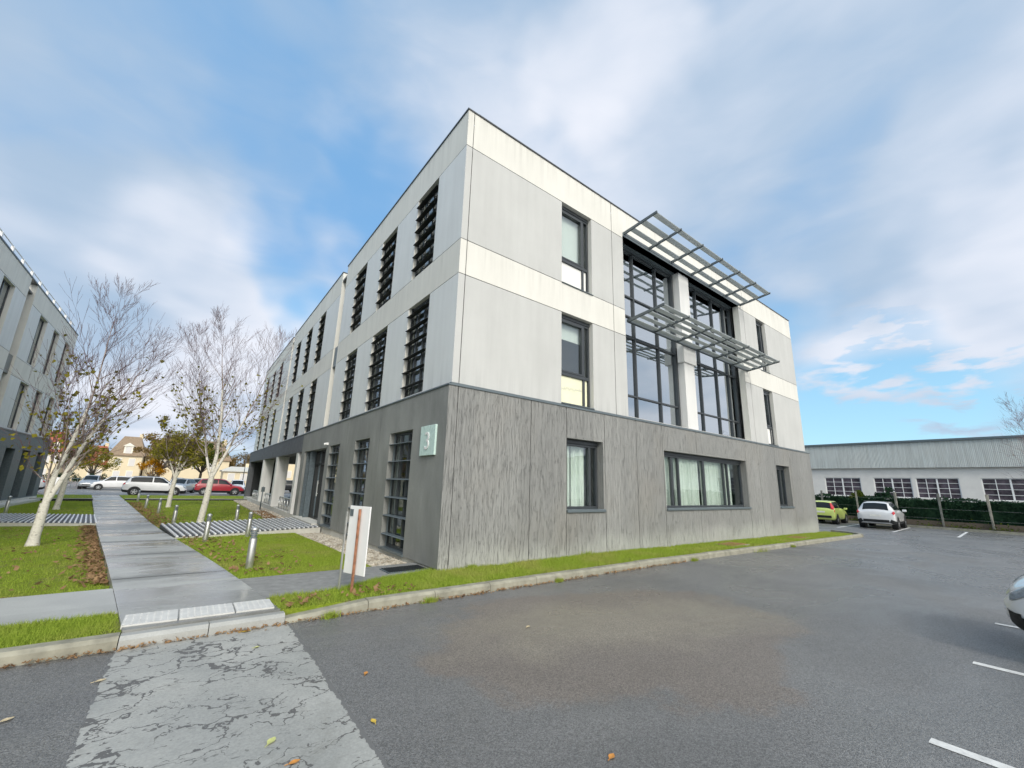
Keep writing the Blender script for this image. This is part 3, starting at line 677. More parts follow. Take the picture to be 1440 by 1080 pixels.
# ---- street windows of the white floors: tall opening light above a fixed light
def tall_window(u0, u1, z0, z1, blind, film=False):
    mb = MB(); d0, d1 = -.21, -.13; w_ = .055; zt = z0+.74 if not film else z0+.78
    frame_rect(mb, FR, u0+.006, u1-.006, z0+.006, z1-.10, d0, d1, w_)
    fbox(mb, FR, u0+.006, u1-.006, z1-.098, z1-.002, d0-.02, d1+.02)
    fbox(mb, FR, u0+.062, u1-.062, zt, zt+.085, d0, d1+.004)
    fbox(mb, FR, u1-.27, u1-.20, z0+.062, z1-.156, d0+.004, d1-.004)
    frame_rect(mb, FR, u0+.064, u1-.272, zt+.088, z1-.157, d0+.01, d1+.012, .05)
    fr = mb.build('window', m_metal, bld, bevel=.004)
    pane(FR, u0+.06, u1-.06, z0+.06, z1-.15, d0+.03, fr, m_glass)
    mb = MB(); fbox(mb, FR, u0-.0, u1+.01, z0-.012, z0+.004, -.20, .035); mb.build('sill', m_louvre, fr)
    if blind:
        mb = MB(); fbox(mb, FR, u0+.05, u1-.22, z1-.14-blind, z1-.14, d0-.10, d0-.085); mb.build('roller_blind', m_blind, fr)
    mb = MB(); fbox(mb, FR, u0+.07, u1-.08, z0+.066, zt-.004, d0+.034, d0+.037)
    if film:
        mb.build('window_film', m_film, fr)
        mb = MB(); x_ = u0+.12; random.seed(8)
        while x_ < u1-.28:      # a line of faded, unreadable lettering on the film
            wl = random.uniform(.035, .07); hl = random.choice((.05, .05, .09)); zb = z0+.44-(0.04 if random.random() < .3 else 0)
            fbox(mb, FR, x_, x_+.014, zb, zb+hl, d0+.0375, d0+.0385); fbox(mb, FR, x_, x_+wl, zb+hl*.5, zb+hl*.5+.012, d0+.039, d0+.040); fbox(mb, FR, x_+wl-.012, x_+wl, zb, zb+.045, d0+.041, d0+.042)
            x_ += wl+.022
        mb.build('lettering', m_filmink, fr)
    else:
        mb.build('frosted_film', m_blind, fr)
tall_window(*WA, J2, J1, 1.50)
tall_window(*WA, F0+.02, J3, .48, True)
tall_window(*WC, J2, J1, .6)
tall_window(*WC, F0+.02, J3, .9)
# ---- ground-floor street windows with curtains
def ground_window(u0, u1, z0, z1, mull, curtains):
    d0, d1 = -.16, -.08; mb = MB()
    frame_rect(mb, FR, u0+.005, u1-.005, z0+.012, z1-.10, d0, d1, .06); fbox(mb, FR, u0+.005, u1-.005, z1-.098, z1-.004, d0-.02, d1+.03)
    for x_, ww in mull: fbox(mb, FR, x_, x_+ww, z0+.074, z1-.162, d0+.002, d1+.004)
    fr = mb.build('window', m_metal, bld, bevel=.004)
    pane(FR, u0+.05, u1-.05, z0+.06, z1-.15, d0+.03, fr, m_glass)
    mb = MB(); fbox(mb, FR, u0-.01, u1+.03, z0-.055, z0+.010, -.17, .17); mb.build('sill', m_louvre, fr, bevel=.008)
    for a, b in curtains:
        mb = MB(); n_ = max(int((b-a)/.03), 2); V = []
        for i in range(n_+1):
            u = a+(b-a)*i/n_; dd = d0-.10-.035*math.sin(i*1.05)-.02*math.sin(i*.37)
            V.append((u, dd))
        for (ua, da), (ub, db) in zip(V[:-1], V[1:]): mb.quad(FR(ua, z0+.03, da), FR(ub, z0+.03, db), FR(ub, z1-.11, db), FR(ua, z1-.11, da))
        mb.build('curtain', m_curtain, fr, True)
ground_window(*GD[0], [(GD[0][1]-.34, .07)], [(3.27, 3.70), (3.73, 4.20)])
ground_window(*GD[1], [(8.02, .08), (8.42, .08), (9.98, .11), (11.42, .07), (11.72, .07)], [(7.44, 8.30), (8.45, 9.35), (9.40, 9.95), (10.12, 11.60), (11.72, 12.25)])
ground_window(*GD[2], [(16.55, .06)], [(15.72, 16.25)])
# ---- louvred windows of the long facade
def louvred(F, u0, u1, z0, z1, d, gd, n_, blade_mat, proud):
    mb = MB(); fd = gd
    frame_rect(mb, F, u0+.005, u1-.005, z0+.005, z1-.005, fd-.06, fd, .06)
    for k in (1, 2):
        x_ = u0+(u1-u0)*k/3; fbox(mb, F, x_-.025, x_+.025, z0+.067, z1-.067, fd-.055, fd+.004)
    fr = mb.build('window', m_metal, bld)
    pane(F, u0+.05, u1-.05, z0+.05, z1-.05, fd-.03, fr, m_glass)
    if z0 < 1:
        mb = MB(); fbox(mb, F, u0+.08, u0+(u1-u0)*.36, z0+.05, z1-.5, fd-.16, fd-.14); mb.build('curtain', m_curtain, fr)
        mb = MB(); fbox(mb, F, u0-.02, u1+.02, z0-.05, z0+.004, fd, d+.03); mb.build('sill', m_louvre, fr)
    else:
        mb = MB(); fbox(mb, F, u0+.06, u0+.30, z0+.05, z1-.6, fd-.2, fd-.18); fbox(mb, F, u0+.5, u0+.56, z0+.3, z1-.9, fd-.3, fd-.28); mb.build('roller_blind', m_blind, fr)
    mb = MB()
    for k in range(1, n_+1):
        zk = z1-(z1-z0)*(k-.35)/(n_+.35)
        a, b = u0+.004, u1-.004; o1 = d+proud; o0 = gd+.006 if z0 > 1 else gd+.005
        # a tilted blade with a rounded nose
        pr_ = [(o0, zk), (o1-.02, zk-.014), (o1, zk-.006), (o1-.01, zk+.006), (o0, zk+.022)]
        i = len(mb.v); n5 = len(pr_)
        mb.v += [F(a, q[1], q[0]) for q in pr_]+[F(b, q[1], q[0]) for q in pr_]
        mb.f += [tuple(range(i, i+n5)), tuple(range(i+2*n5-1, i+n5-1, -1))]+[(i+j, i+(j+1) % n5, i+n5+(j+1) % n5, i+n5+j) for j in range(n5)]; mb.m += [0]*(n5+2)
    for x_ in (u0+.10, u1-.13): fbox(mb, F, x_, x_+.03, z0+.01, z1-.01, gd+.012, gd+.04)
    mb.build('louvre', blade_mat, bld)
for ws in LW:
    for a, b in ws:
        louvred(FL, a, b, F0+.02, J3, 0.0, -.09, 6, m_slat_dark, .05)
        louvred(FL, a, b, J2, J1, 0.0, -.09, 6, m_slat_dark, .05)
for a, b in GL: louvred(FL, a, b, .06, 2.73, .122, .0, 6, m_louvre, .005)
# ---- double-height glazing of the street facade
gz0, gz1 = F0+.03, 9.42
mb = MB()
xs_m = [5.87, 6.84, 8.17, 9.22, 10.02, 10.92, 12.2, 13.2, 13.79]
for x_ in xs_m:
    if 9.2 < x_ < 9.3 or 10.0 < x_ < 10.1: fbox(mb, FR, x_-.045, x_+.045, gz0, gz1, -.50, -.34)
    else: fbox(mb, FR, x_-.028, x_+.028, gz0, gz1, -.48, -.36)
for z_ in (gz0+.03, 4.38, 6.30, 7.02, 7.72, 9.36):
    for a, b in zip(xs_m[:-1], xs_m[1:]):
        if abs(a-9.22) < .01: continue
        fbox(mb, FR, a+.046, b-.046, z_-.025, z_+.025, -.47, -.365)
gl = mb.build('glazing', m_metal, bld)
for i, (a, b) in enumerate(zip(xs_m[:-1], xs_m[1:])):
    if abs(a-9.22) < .01: continue
    pane(FR, a+.02, b-.02, gz0, gz1, -.42, gl, m_glass_big)
mb = MB(); mb.box(5.86, 13.84, .36, .60, 9.42, 9.60); fbox(mb, FR, 5.86, 13.84, 9.47, 9.60, -.36, .02); mb.build('head_beam', m_louvre, bld)
mb = MB(); mb.box(9.28, 9.95, .10, .62, F0+.02, 9.465); mb.build('pillar', m_pillar, bld, bevel=.01)
mb = MB(); mb.box(9.20, 10.02, .04, .30, 5.98, 6.62); mb.build('pillar_bracket', m_pillar, bld, bevel=.008)
# ---- sunshades
def sunshade(zw, zo, x0, x1, reach, blades, bw, mt):
    n_ = 7; mb = MB(); fbox(mb, FR, x0-.03, x1+.03, zw-.045, zw+.045, -.03, .03)
    s_ = mb.build('sunshade', m_arm, bld)
    for k in range(n_):
        mb = MB(); x_ = x0+(x1-x0)*k/(n_-1)
        p = [(.032, zw-.05), (.032, zw+.05), (reach+.02, zo+.035), (reach+.02, zo-.035)]
        mb.v += [FR(x_-.022, q[1], q[0]) for q in p]+[FR(x_+.022, q[1], q[0]) for q in p]
        mb.f += [(0, 1, 2, 3), (7, 6, 5, 4)]+[(j, (j+1) % 4, 4+(j+1) % 4, 4+j) for j in range(4)]; mb.m += [0]*6
        mb.build('arm', m_arm, s_)
    for d in blades:
        mb = MB(); zc = zw+(zo-zw)*d/reach; n8 = 18; t_ = .022
        ring = [(math.cos(2*math.pi*k/n8)*bw/2, math.sin(2*math.pi*k/n8)*t_) for k in range(n8)]
        tilt = R(12); i = 0; xa, xb = x0+.025, x1-.025
        rr = [(a*math.cos(tilt)-b*math.sin(tilt), a*math.sin(tilt)+b*math.cos(tilt)) for a, b in ring]
        mb.v += [FR(xa, zc+b, d+a) for a, b in rr]+[FR(xb, zc+b, d+a) for a, b in rr]
        mb.f += [tuple(range(n8)), tuple(range(2*n8-1, n8-1, -1))]+[(j, (j+1) % n8, n8+(j+1) % n8, n8+j) for j in range(n8)]; mb.m += [0]*(n8+2)
        mb.build('blade', mt, s_)
sunshade(9.58, 9.70, 5.92, 14.05, 1.20, (.30, .72, 1.12), .17, m_alu)
sunshade(6.60, 6.73, 5.99, 14.10, 1.22, (.14, .42, .70, .95, 1.16), .15, m_alu)
# ---- entrance: recessed dark glazing with tall fins
mb = MB()
for y_ in (8.9, 9.75, 10.6, 11.5, 12.38): fbox(mb, FL, y_-.035, y_+.035, .03, 2.69, -.30, -.16)
for z_ in (.06, 2.15, 2.66): fbox(mb, FL, 8.94, 12.34, z_-.03, z_+.03, -.29, -.17)
en = mb.build('entrance_door', m_black, bld)
pane(FL, 8.93, 12.35, .06, 2.66, -.23, en, m_glass_big)
mb = MB(); fbox(mb, FL, 11.52, 11.60, .03, 2.69, -.15, .06); fbox(mb, FL, 12.2, 12.28, .03, 2.69, -.15, .06); mb.build('fin', m_dark_base, en)
mb = MB(); mb.path([FL(10.52, .9, -.12), FL(10.52, 1.5, -.12)], .018); mb.path([FL(10.52, 1.0, -.16), FL(10.52, 1.0, -.12)], .012); mb.path([FL(10.52, 1.4, -.16), FL(10.52, 1.4, -.12)], .012); mb.build('handle', m_steel, en)
mb = MB(); fbox(mb, FL, 8.86, 12.5, -.03, .03, -.3, .30); mb.build('doorstep', m_plinth, bld)
mb = MB(); mb.box(-.20, -.125, 8.62, 8.72, 2.78, 2.86); mb.tube((-.2, 8.67, 2.82), (-.27, 8.67, 2.79), .035, .04, 10); mb.build('security_camera', m_white, bld)
# ---- number plate of the building
sg = thing('number_sign', 'pale mint square sign with a white numeral 3 on the grey corner wall', 'sign', (-.123, .58, 2.42))
mb = MB(); mb.box(-.045, 0, -.335, .335, -.31, .31); mb.build('panel', m_mint, sg, bevel=.006)
cu = bpy.data.curves.new('numeral', 'FONT'); cu.body = '3'; cu.size = .52; cu.extrude = .006; cu.align_x = 'CENTER'; cu.align_y = 'CENTER'
tmp = bpy.data.objects.new('tmp', cu); COL.objects.link(tmp)
me = bpy.data.meshes.new_from_object(tmp.evaluated_get(bpy.context.evaluated_depsgraph_get())); bpy.data.objects.remove(tmp)
me.transform(Matrix(((0, 0, -1, 0), (-1, 0, 0, 0), (0, 1, 0, 0), (0, 0, 0, 1))))
me.materials.clear(); me.materials.append(m_white)
nm = bpy.data.objects.new('numeral', me); COL.objects.link(nm); nm.parent = sg; nm.location = (-.052, 0, -.03)

# ------------------------------------------------------------------ the building across the lawn
XL = -11.6; LE = 32.4; LS = -4.0
def FX(u, z, d): return (XL+d, u, z)
lb = thing('office_building', 'second white and dark office block on the left with a guard rail along its roof', 'building', (XL, 20, -.3))
def lbuild(mb, name, mats, par=None, **k):
    o = mb.build(name, mats, par or lb, **k)
    if par is None: o.matrix_parent_inverse = Matrix.Translation((-XL, -20, .3))
    return o
lw_ = [(24.35, 25.75), (27.2, 28.45), (30.0, 31.15)]; lw0 = [(18.75, 20.2), (15.9, 17.2), (13.0, 14.3), (2, 3.3), (5, 6.3), (8, 9.3)]
hs = [(a, b, 3.60, 6.0) for a, b in lw_+lw0]+[(a, b, 7.0, 9.66) for a, b in lw_+lw0]
for a, b in ((LS, 10.4), (11.1, 21.75), (22.75, LE)):
    mb = MB(); wall_grid(mb, FX, a, b, 3.52, 10.72, [h for h in hs if a < h[0] < b], (), (6.05, 6.95, 9.70), lambda u, z: 1 if (z < 6.05 or 6.95 < z < 9.7) else 0, .22, 0, 2, 0)
    for y_ in (a, b): mb.quad((XL, y_, 3.52), (XL-.5, y_, 3.52), (XL-.5, y_, 10.72), (XL, y_, 10.72), 0)
    lbuild(mb, 'upper_wall', [m_band, m_panel_left, m_joint])
mb = MB(); mb.box(XL-.6, XL-.45, 10.4, 11.1, 3.5, 10.3); lbuild(mb, 'recess_wall', m_smooth); mb = MB(); mb.box(XL-.6, XL-.45, 21.75, 22.75, 3.5, 10.3); lbuild(mb, 'recess_wall', m_smooth); mb = MB(); mb.box(XL-.44, XL-.1, 21.752, 22.748, 6.05, 6.95); lbuild(mb, 'recess_wall', m_smooth)
mb = MB(); mb.quad((XL, LE, 3.5), (XL-16, LE, 3.5), (XL-16, LE, 10.7), (XL, LE, 10.7)); mb.quad((XL, LS, 3.5), (XL-16, LS, 3.5), (XL-16, LS, 10.7), (XL, LS, 10.7)); mb.quad((XL-16, LS, 0), (XL-16, LE, 0), (XL-16, LE, 10.7), (XL-16, LS, 10.7)); lbuild(mb, 'upper_wall', m_band)
gh_ = [(24.6, 26.0), (27.3, 28.75), (30.2, 31.5), (20.2, 21.5), (17.2, 18.6), (14.3, 15.6), (4, 5.3), (7, 8.3)]
mb = MB(); wall_grid(mb, FX, LS, LE+.1, -.05, 3.44, [(a, b, 0, 2.62) for a, b in gh_], (), (), lambda u, z: 0, .45, .12, None, 0)
mb.quad((XL+.12, LE+.1, -.05), (XL-16, LE+.1, -.05), (XL-16, LE+.1, 3.44), (XL+.12, LE+.1, 3.44)); lbuild(mb, 'base_wall', m_dark_base)
mb = MB(); fbox(mb, FX, LS, LE+.12, 3.44, 3.50, -.2, .15); fbox(mb, FX, LS, LE+.02, 10.72, 10.78, -.3, .03); lbuild(mb, 'ledge', m_metal)
mb = MB(); fbox(mb, FX, LS, LE+.1, -.6, -.05, -.3, .14); fbox(mb, FX, 22, LE, -.6, -.17, .14, .62); lbuild(mb, 'plinth', m_plinth)
mb = MB(); mb.box(XL-15.9, XL-.1, LS+.1, LE-.1, 10.2, 10.3); lbuild(mb, 'roof', m_roof)
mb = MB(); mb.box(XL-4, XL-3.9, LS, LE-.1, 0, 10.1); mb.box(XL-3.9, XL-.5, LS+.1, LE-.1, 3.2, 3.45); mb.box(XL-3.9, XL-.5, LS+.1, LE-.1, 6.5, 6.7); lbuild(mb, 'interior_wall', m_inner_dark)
for a, b, c, e in hs+[(a, b, 0, 2.62) for a, b in gh_]:
    mb = MB(); dd = -.15 if c > 1 else -.20; frame_rect(mb, FX, a+.005, b-.005, c+.005, e-.005, dd-.06, dd, .06); fbox(mb, FX, (a+b)/2-.03, (a+b)/2+.03, c+.07, e-.07, dd-.05, dd)
    fr = lbuild(mb, 'window', m_metal)
    g_ = pane(FX, a+.05, b-.05, c+.05, e-.05, dd-.03, fr, m_glass_door)
mb = MB()
mb.path([(XL-.25, LS, 11.32), (XL-.25, LE-.2, 11.32)], .022); mb.path([(XL-.25, LS, 11.05), (XL-.25, LE-.2, 11.05)], .012)
y_ = LS+.3
while y_ < LE-.3: mb.box(XL-.30, XL-.20, y_, y_+.13, 10.78, 11.30); y_ += 1.45
lbuild(mb, 'guard_rail', m_white)

# ------------------------------------------------------------------ boardwalks
def boardwalk(A, B, C_, D_, zpath, zend, label):
    """A,B near edge from path to building; D,C far edge"""
    A, B, C_, D_ = map(Vector, (A, B, C_, D_))
    t = thing('boardwalk', label, 'boardwalk', ((A.x+D_.x)/2, (A.y+D_.y)/2, zpath-.05))
    def P(s, q):
        p = (A.lerp(B, s)).lerp(D_.lerp(C_, s), q); return p
    inv = Matrix.Translation(-Vector(t.location))
    L_ = (B-A).length; n_ = int(L_/.142); mb = MB()
    for k in range(n_):
        s0 = (k+.2)/n_; s1 = (k+.56)/n_; za = zpath+(zend-zpath)*s0; zb = zpath+(zend-zpath)*s1
        mb.prism([(*P(s0, 0),), (*P(s1, 0),), (*P(s1, 1),), (*P(s0, 1),)], lambda p: za-.035, lambda p: za)
    mb.xform(inv).build('slats', m_slat, t)
    mb = MB(); q0, q1 = .004, .996
    mb.prism([(*P(.003, q0),), (*P(.997, q0),), (*P(.997, q1),), (*P(.003, q1),)], -.6, lambda p: zpath+(zend-zpath)*((Vector(p[:2])-A).dot(B-A)/(L_*L_))-.038)
    mb.xform(inv).build('deck', m_black, t)
    mb = MB(); e = (A-D_).normalized()*.04
    a0, b0 = A+e*.1, B+e*.1; a1, b1 = A+e, B+e
    mb.prism([(*a0,), (*b0,), (*b1,), (*a1,)], -.6, lambda p: zpath+(zend-zpath)*((Vector(p[:2])-A).dot(B-A)/(L_*L_))-.042)
    mb.xform(inv).build('side_beam', m_plinth, t)
    return t
boardwalk((-4.02, 7.62), (-.14, 8.30), (-.14, 12.2), (-4.50, 11.5), -.075, .0, 'slatted boardwalk ramp from the path up to the entrance of the right-hand block')
boardwalk((-6.30, 13.95), (-11.45, 15.3), (-11.45, 19.0), (-6.86, 17.9), -.20, -.13, 'slatted boardwalk from the path to the left-hand office block')

# ------------------------------------------------------------------ bollard lamps
def bollard():
    t = thing('bollard_light', 'x', 'bollard light')
    mb = MB(); mb.tube((0, 0, -.1), (0, 0, .52), .062, .062, 20); mb.build('post', m_steel, t, True, bevel=.004)
    mb = MB()
    for k in range(4): mb.tube((0, 0, .535+k*.032), (0, 0, .552+k*.032), .060, .045, 20)
    mb.build('louvre', m_louvre, t)
    mb = MB(); mb.tube((0, 0, .521), (0, 0, .68), .040, .040, 14); mb.build('lens', m_shutter, t, True)
    mb = MB()
    prev = None
    for k in range(6):
        a = k/5*math.pi/2
        cur = (.063*math.cos(a), .668+.055*math.sin(a))
        if prev: mb.tube((0, 0, prev[1]), (0, 0, cur[1]), prev[0], max(cur[0], .002), 20, caps=k in (1, 5))
        prev = cur
    mb.build('cap', m_steel, t, True)
    return t
BP = [(-2.87, 1.79, 'nearest steel bollard light, alone on the grass in front of the boardwalk'), (-3.38, 6.47, 'steel bollard light on the path side of the grass just before the boardwalk'),
      (-2.35, 7.33, 'steel bollard light close against the near edge of the boardwalk, nearer the building'), (-2.18, 13.0, 'steel bollard light behind the boardwalk towards the portico'),
      (-4.15, 12.76, 'steel bollard light at the path edge just past the boardwalk'), (-4.83, 18.62, 'steel bollard light second past the boardwalk along the path'),
      (-5.52, 22.32, 'steel bollard light third past the boardwalk along the path'), (-6.36, 29.6, 'farthest steel bollard light along the path by the car park kerb'),
      (-9.9, 20.06, 'steel bollard light at the foot of the left-hand block')]
b0 = bollard()
for i, (x_, y_, lab) in enumerate(BP):
    o = b0 if i == 0 else copy_tree(b0)
    o.location = (x_, y_, T(x_, y_)+.10); o['label'] = lab; o['group'] = 'bollard lights along the path'; o.rotation_euler = (R(random.uniform(-1, 1)), R(random.uniform(-1, 1)), i)
# ---- bare post by the portico
t = thing('sign_post', 'thin grey post with a small plate in front of the portico columns', 'post', (-.55, 19.78, -.26))
mb = MB(); mb.tube((0, 0, -.1), (0, 0, 1.3), .03, .03, 10); mb.build('post', m_louvre, t, True)
mb = MB(); mb.box(-.09, .09, -.035, -.031, 1.02, 1.28); mb.build('plate', m_louvre, t)
# ---- bicycle racks between the columns
def rack():
    t = thing('bike_rack', 'x', 'bike rack')
    mb = MB()
    for x_ in (-.02,):
        for (ya, yb) in ((-1.5, 1.5),):
            p = [(x_, ya, 0), (x_, ya, .46)] + [(x_, ya+.12-.12*math.cos(a), .46+.12*math.sin(a)) for a in (R(30), R(60), R(90))] + [(x_, yb-.12+.12*math.sin(a), .46+.12*math.cos(a)) for a in (R(0), R(30), R(60), R(90))] + [(x_, yb, 0)]
            mb.path(p, .036, 8)
    mb.build('hoop', m_steel, t, True)
    mb = MB()
    for y_ in (-.75, 0, .75): mb.tube((-.02, y_, 0), (-.02, y_, .56), .026, .026, 8)
    mb.tube((-.02, -1.49, .22), (-.02, 1.49, .22), .022, .018, 8); mb.build('bars', m_steel, t, True)
    return t
r0 = rack()
for i, (y_, lab) in enumerate(((16.35, 'galvanised bike rack nearest the entrance, between the near columns'), (21.6, 'galvanised bike rack between the middle and far columns'), (27.6, 'galvanised bike rack beyond the last column of the portico'))):
    o = r0 if i == 0 else copy_tree(r0)
    o.location = (.06, y_, 0); o['label'] = lab; o['group'] = 'bike racks under the portico'; o.rotation_euler = (0, 0, 0)

# ------------------------------------------------------------------ board on two posts by the kerb
t = thing('sign_board', 'white sign board seen from behind on a rusty red post by the kerb', 'sign', (-1.90, -.80, -.02), R(20))
mb = MB(); mb.tube((-.03, -.10, -.1), (-.03, -.10, 1.17), .022, .022, 6); mb.build('post', m_rust, t)['label'] = 'rusty red front post'
mb = MB(); mb.tube((-.03, .19, -.1), (-.03, .19, 1.12), .016, .016, 6); mb.build('post', m_steel, t)['label'] = 'thin grey rear post'
mb = MB(); mb.box(.002, .022, -.29, .17, .26, 1.21); mb.build('panel', m_white, t, bevel=.004)
mb = MB(); mb.box(-.008, .001, .08, .15, 1.06, 1.16); mb.build('clip', m_louvre, t)

# ------------------------------------------------------------------ cars
def crv(P, s):
    n = len(P)-1; i = min(max(int(s), 0), n-1); f = s-i
    p0, p1, p2, p3 = P[max(i-1, 0)], P[i], P[i+1], P[min(i+2, n)]
    o = []
    for a, b, c, d in zip(p0, p1, p2, p3):
        m1 = (c-a)*.5; m2 = (d-b)*.5
        if (c-b) == 0: m1 = m2 = 0
        else:
            m1 = 0 if m1*(c-b) < 0 else (min(abs(m1), 2*abs(c-b)))*(1 if c > b else -1)
            m2 = 0 if m2*(c-b) < 0 else (min(abs(m2), 2*abs(c-b)))*(1 if c > b else -1)
        f2 = f*f; f3 = f2*f
        o.append((2*f3-3*f2+1)*b+(f3-2*f2+f)*m1+(-2*f3+3*f2)*c+(f3-f2)*m2)
    return o
PROFILE = {
 'suv': [(0, .46, .80, .84, .64, .60, .46), (.05, .36, .96, 1.00, .83, .80, .60), (.14, .31, 1.02, 1.10, .88, .86, .64), (.46, .28, 1.03, 1.52, .90, .87, .58), (.85, .28, 1.02, 1.59, .90, .87, .58),
         (1.9, .26, 1.00, 1.61, .90, .87, .58), (2.5, .26, .99, 1.55, .90, .87, .57), (3.2, .26, .98, 1.07, .90, .87, .64), (3.9, .28, .87, .93, .89, .84, .60), (4.18, .32, .72, .79, .82, .77, .54), (4.30, .42, .60, .64, .64, .60, .42)],
 'hatch': [(0, .42, .72, .78, .60, .58, .50), (.05, .30, .90, .94, .77, .76, .60), (.12, .27, .93, 1.00, .79, .78, .62), (.34, .25, .94, 1.42, .80, .78, .56), (.60, .25, .93, 1.50, .80, .78, .56),
           (1.6, .24, .91, 1.52, .80, .78, .56), (2.1, .24, .90, 1.47, .80, .78, .55), (2.8, .24, .89, .98, .80, .77, .60), (3.3, .26, .80, .86, .79, .74, .56), (3.53, .30, .66, .72, .72, .67, .48), (3.62, .40, .56, .60, .56, .52, .38)],
}
def make_car(name, label, loc, rz, kind, paint_mat, group=None, scale=1.0, cladding=True, tail_high=False, detail=True):
    P = PROFILE[kind]; L_ = P[-1][0]; W_ = max(p[4] for p in P)
    root = thing(name, label, 'car', loc, rz, group); root.scale = (scale,)*3
    def S(s, t):
        x, zb, zl, zt, wl, wb, wt = crv(P, s)
        ring = [(0, zb), (wl*.84, zb), (wl*.985, zb+.13), (wl, zb+.55*(zl-zb)), (wb, zl), (wt, zt-.045), (wt*.62, zt), (0, zt+.018)]
        a = abs(t); y, z_ = crv(ring, a)
        return Vector((x-L_/2, y if t >= 0 else -y, z_))
    def patch_(s0, s1, t0, t1, off, ns=12, nt=6, mat=None, nm='panel', par=None):
        mb = MB(); f0 = t0 if callable(t0) else (lambda s: t0); f1 = t1 if callable(t1) else (lambda s: t1)
        for i in range(ns+1):
            s = s0+(s1-s0)*i/ns
            for j in range(nt+1):
                t = f0(s)+(f1(s)-f0(s))*j/nt; p = S(s, t)
                e = .04; n_ = (S(min(s+e, len(P)-1), t)-S(max(s-e, 0), t)).cross(S(s, t+e)-S(s, t-e))
                if n_.length < 1e-9: n_ = Vector((0, 0, 1))
                n_.normalize()
                cen = Vector((p.x*.85, 0, .75))
                if n_.dot(p-cen) < 0: n_ = -n_
                mb.v.append(tuple(p+n_*off))
        for i in range(ns):
            for j in range(nt):
                k = i*(nt+1)+j; mb.f.append((k, k+1, k+nt+2, k+nt+1)); mb.m.append(0)
        return mb.build(nm, mat, par or root, True)
    n = len(P)-1; NS, NTt = n*5, 40
    mb = MB()
    for i in range(NS+1):
        for j in range(NTt): mb.v.append(tuple(S(n*i/NS, -7+14*j/(NTt))))
    for i in range(NS):
        for j in range(NTt):
            k = i*NTt; mb.f.append((k+j, k+(j+1) % NTt, k+NTt+(j+1) % NTt, k+NTt+j)); mb.m.append(0)
    mb.f.append(tuple(range(NTt-1, -1, -1))); mb.m.append(0); mb.f.append(tuple(range(NS*NTt, NS*NTt+NTt))); mb.m.append(0)
    mb.build('body', paint_mat, root, True)
    for sg_ in (1, -1):
        patch_(3.05, 4.95, lambda s: sg_*4.22, lambda s: sg_*(4.92-.25*max(0, 3.6-s)), .008, mat=m_glass_dark, nm='side_window')
        patch_(5.05, 6.62, lambda s: sg_*4.22, lambda s: sg_*(4.92-.55*max(0, s-6.0)), .008, mat=m_glass_dark, nm='side_window')
    patch_(2.12, 2.95, -6.9+1.3, 6.9-1.3, .008) if False else None
    def wrap(s0, s1, tm, nm, mt, off=.008):   # across the car over the centre line, t runs tm..7..-tm
        mb = MB(); ns, nt = 6, 16
        for i in range(ns+1):
            s = s0+(s1-s0)*i/ns
            for j in range(nt+1):
                q = -1+2*j/nt; t = (7-(7-tm)*abs(q))*(1 if q >= 0 else -1); p = S(s, t)
                e = .05; d_ = S(s+e, t)-S(s-e, t); n_ = Vector((-d_.z, 0, d_.x)).normalized()
                if n_.z < 0: n_ = -n_
                mb.v.append(tuple(p+n_*off))
        for i in range(ns):
            for j in range(nt):
                k = i*(nt+1)+j; mb.f.append((k, k+1, k+nt+2, k+nt+1)); mb.m.append(0)
        return mb.build(nm, mt, root, True)
    wrap(2.10, 2.92, 5.15, 'rear_window', m_glass_dark)
    wrap(6.12, 6.95, 5.12, 'windscreen', m_glass_dark)
    for sg_ in (1, -1):
        if tail_high: patch_(2.0, 3.02, sg_*4.35, sg_*5.15, .012, mat=m_tail, nm='tail_light'); patch_(1.0, 1.7, sg_*3.55, sg_*4.1, .012, mat=m_tail, nm='tail_light')
        else: patch_(.85, 2.15, lambda s: sg_*(3.55+.1*(s-.85)), sg_*4.35, .012, mat=m_tail, nm='tail_light')
        patch_(8.25, 9.35, lambda s: sg_*3.62, lambda s: sg_*4.25, .010, mat=m_lamp, nm='headlight')
        patch_(9.0, 9.7, sg_*1.9, sg_*2.7, .006, mat=m_trimblack, nm='grille_vent')
    if cladding:
        for sg_ in (1, -1): patch_(.3, 9.6, sg_*1.0, sg_*2.25, .009, 30, 4, m_trimblack, 'side_cladding')
    mb = MB(); mb.box(-L_/2-.012, -L_/2+.08, -.60, .60, .40, .56); mb.build('rear_bumper', m_trimblack, root, bevel=.02)
    mb = MB(); mb.box(-L_/2-.006, -L_/2+.1, -.26, .26, .73, .84); mb.build('number_plate', m_plate, root)
    mb = MB(); mb.box(L_/2-.1, L_/2+.004, -.45, .45, .44, .56); mb.build('grille', m_trimblack, root, bevel=.02)
    if detail:
        for sg_ in (1, -1):
            mb = MB(); mb.box(2.95-L_/2 if kind == 'suv' else 2.5-L_/2, (2.95 if kind == 'suv' else 2.5)-L_/2+.13, sg_*W_*.98 if sg_ > 0 else -W_*.98-.20, sg_*W_*.98+.20 if sg_ > 0 else -W_*.98, 1.0 if kind == 'suv' else .92, 1.14 if kind == 'suv' else 1.05)
            mb.build('mirror', paint_mat, root, bevel=.03)
    r_ = .335 if kind == 'suv' else .285
    xw = (.82, 3.44) if kind == 'suv' else (.62, 2.92)
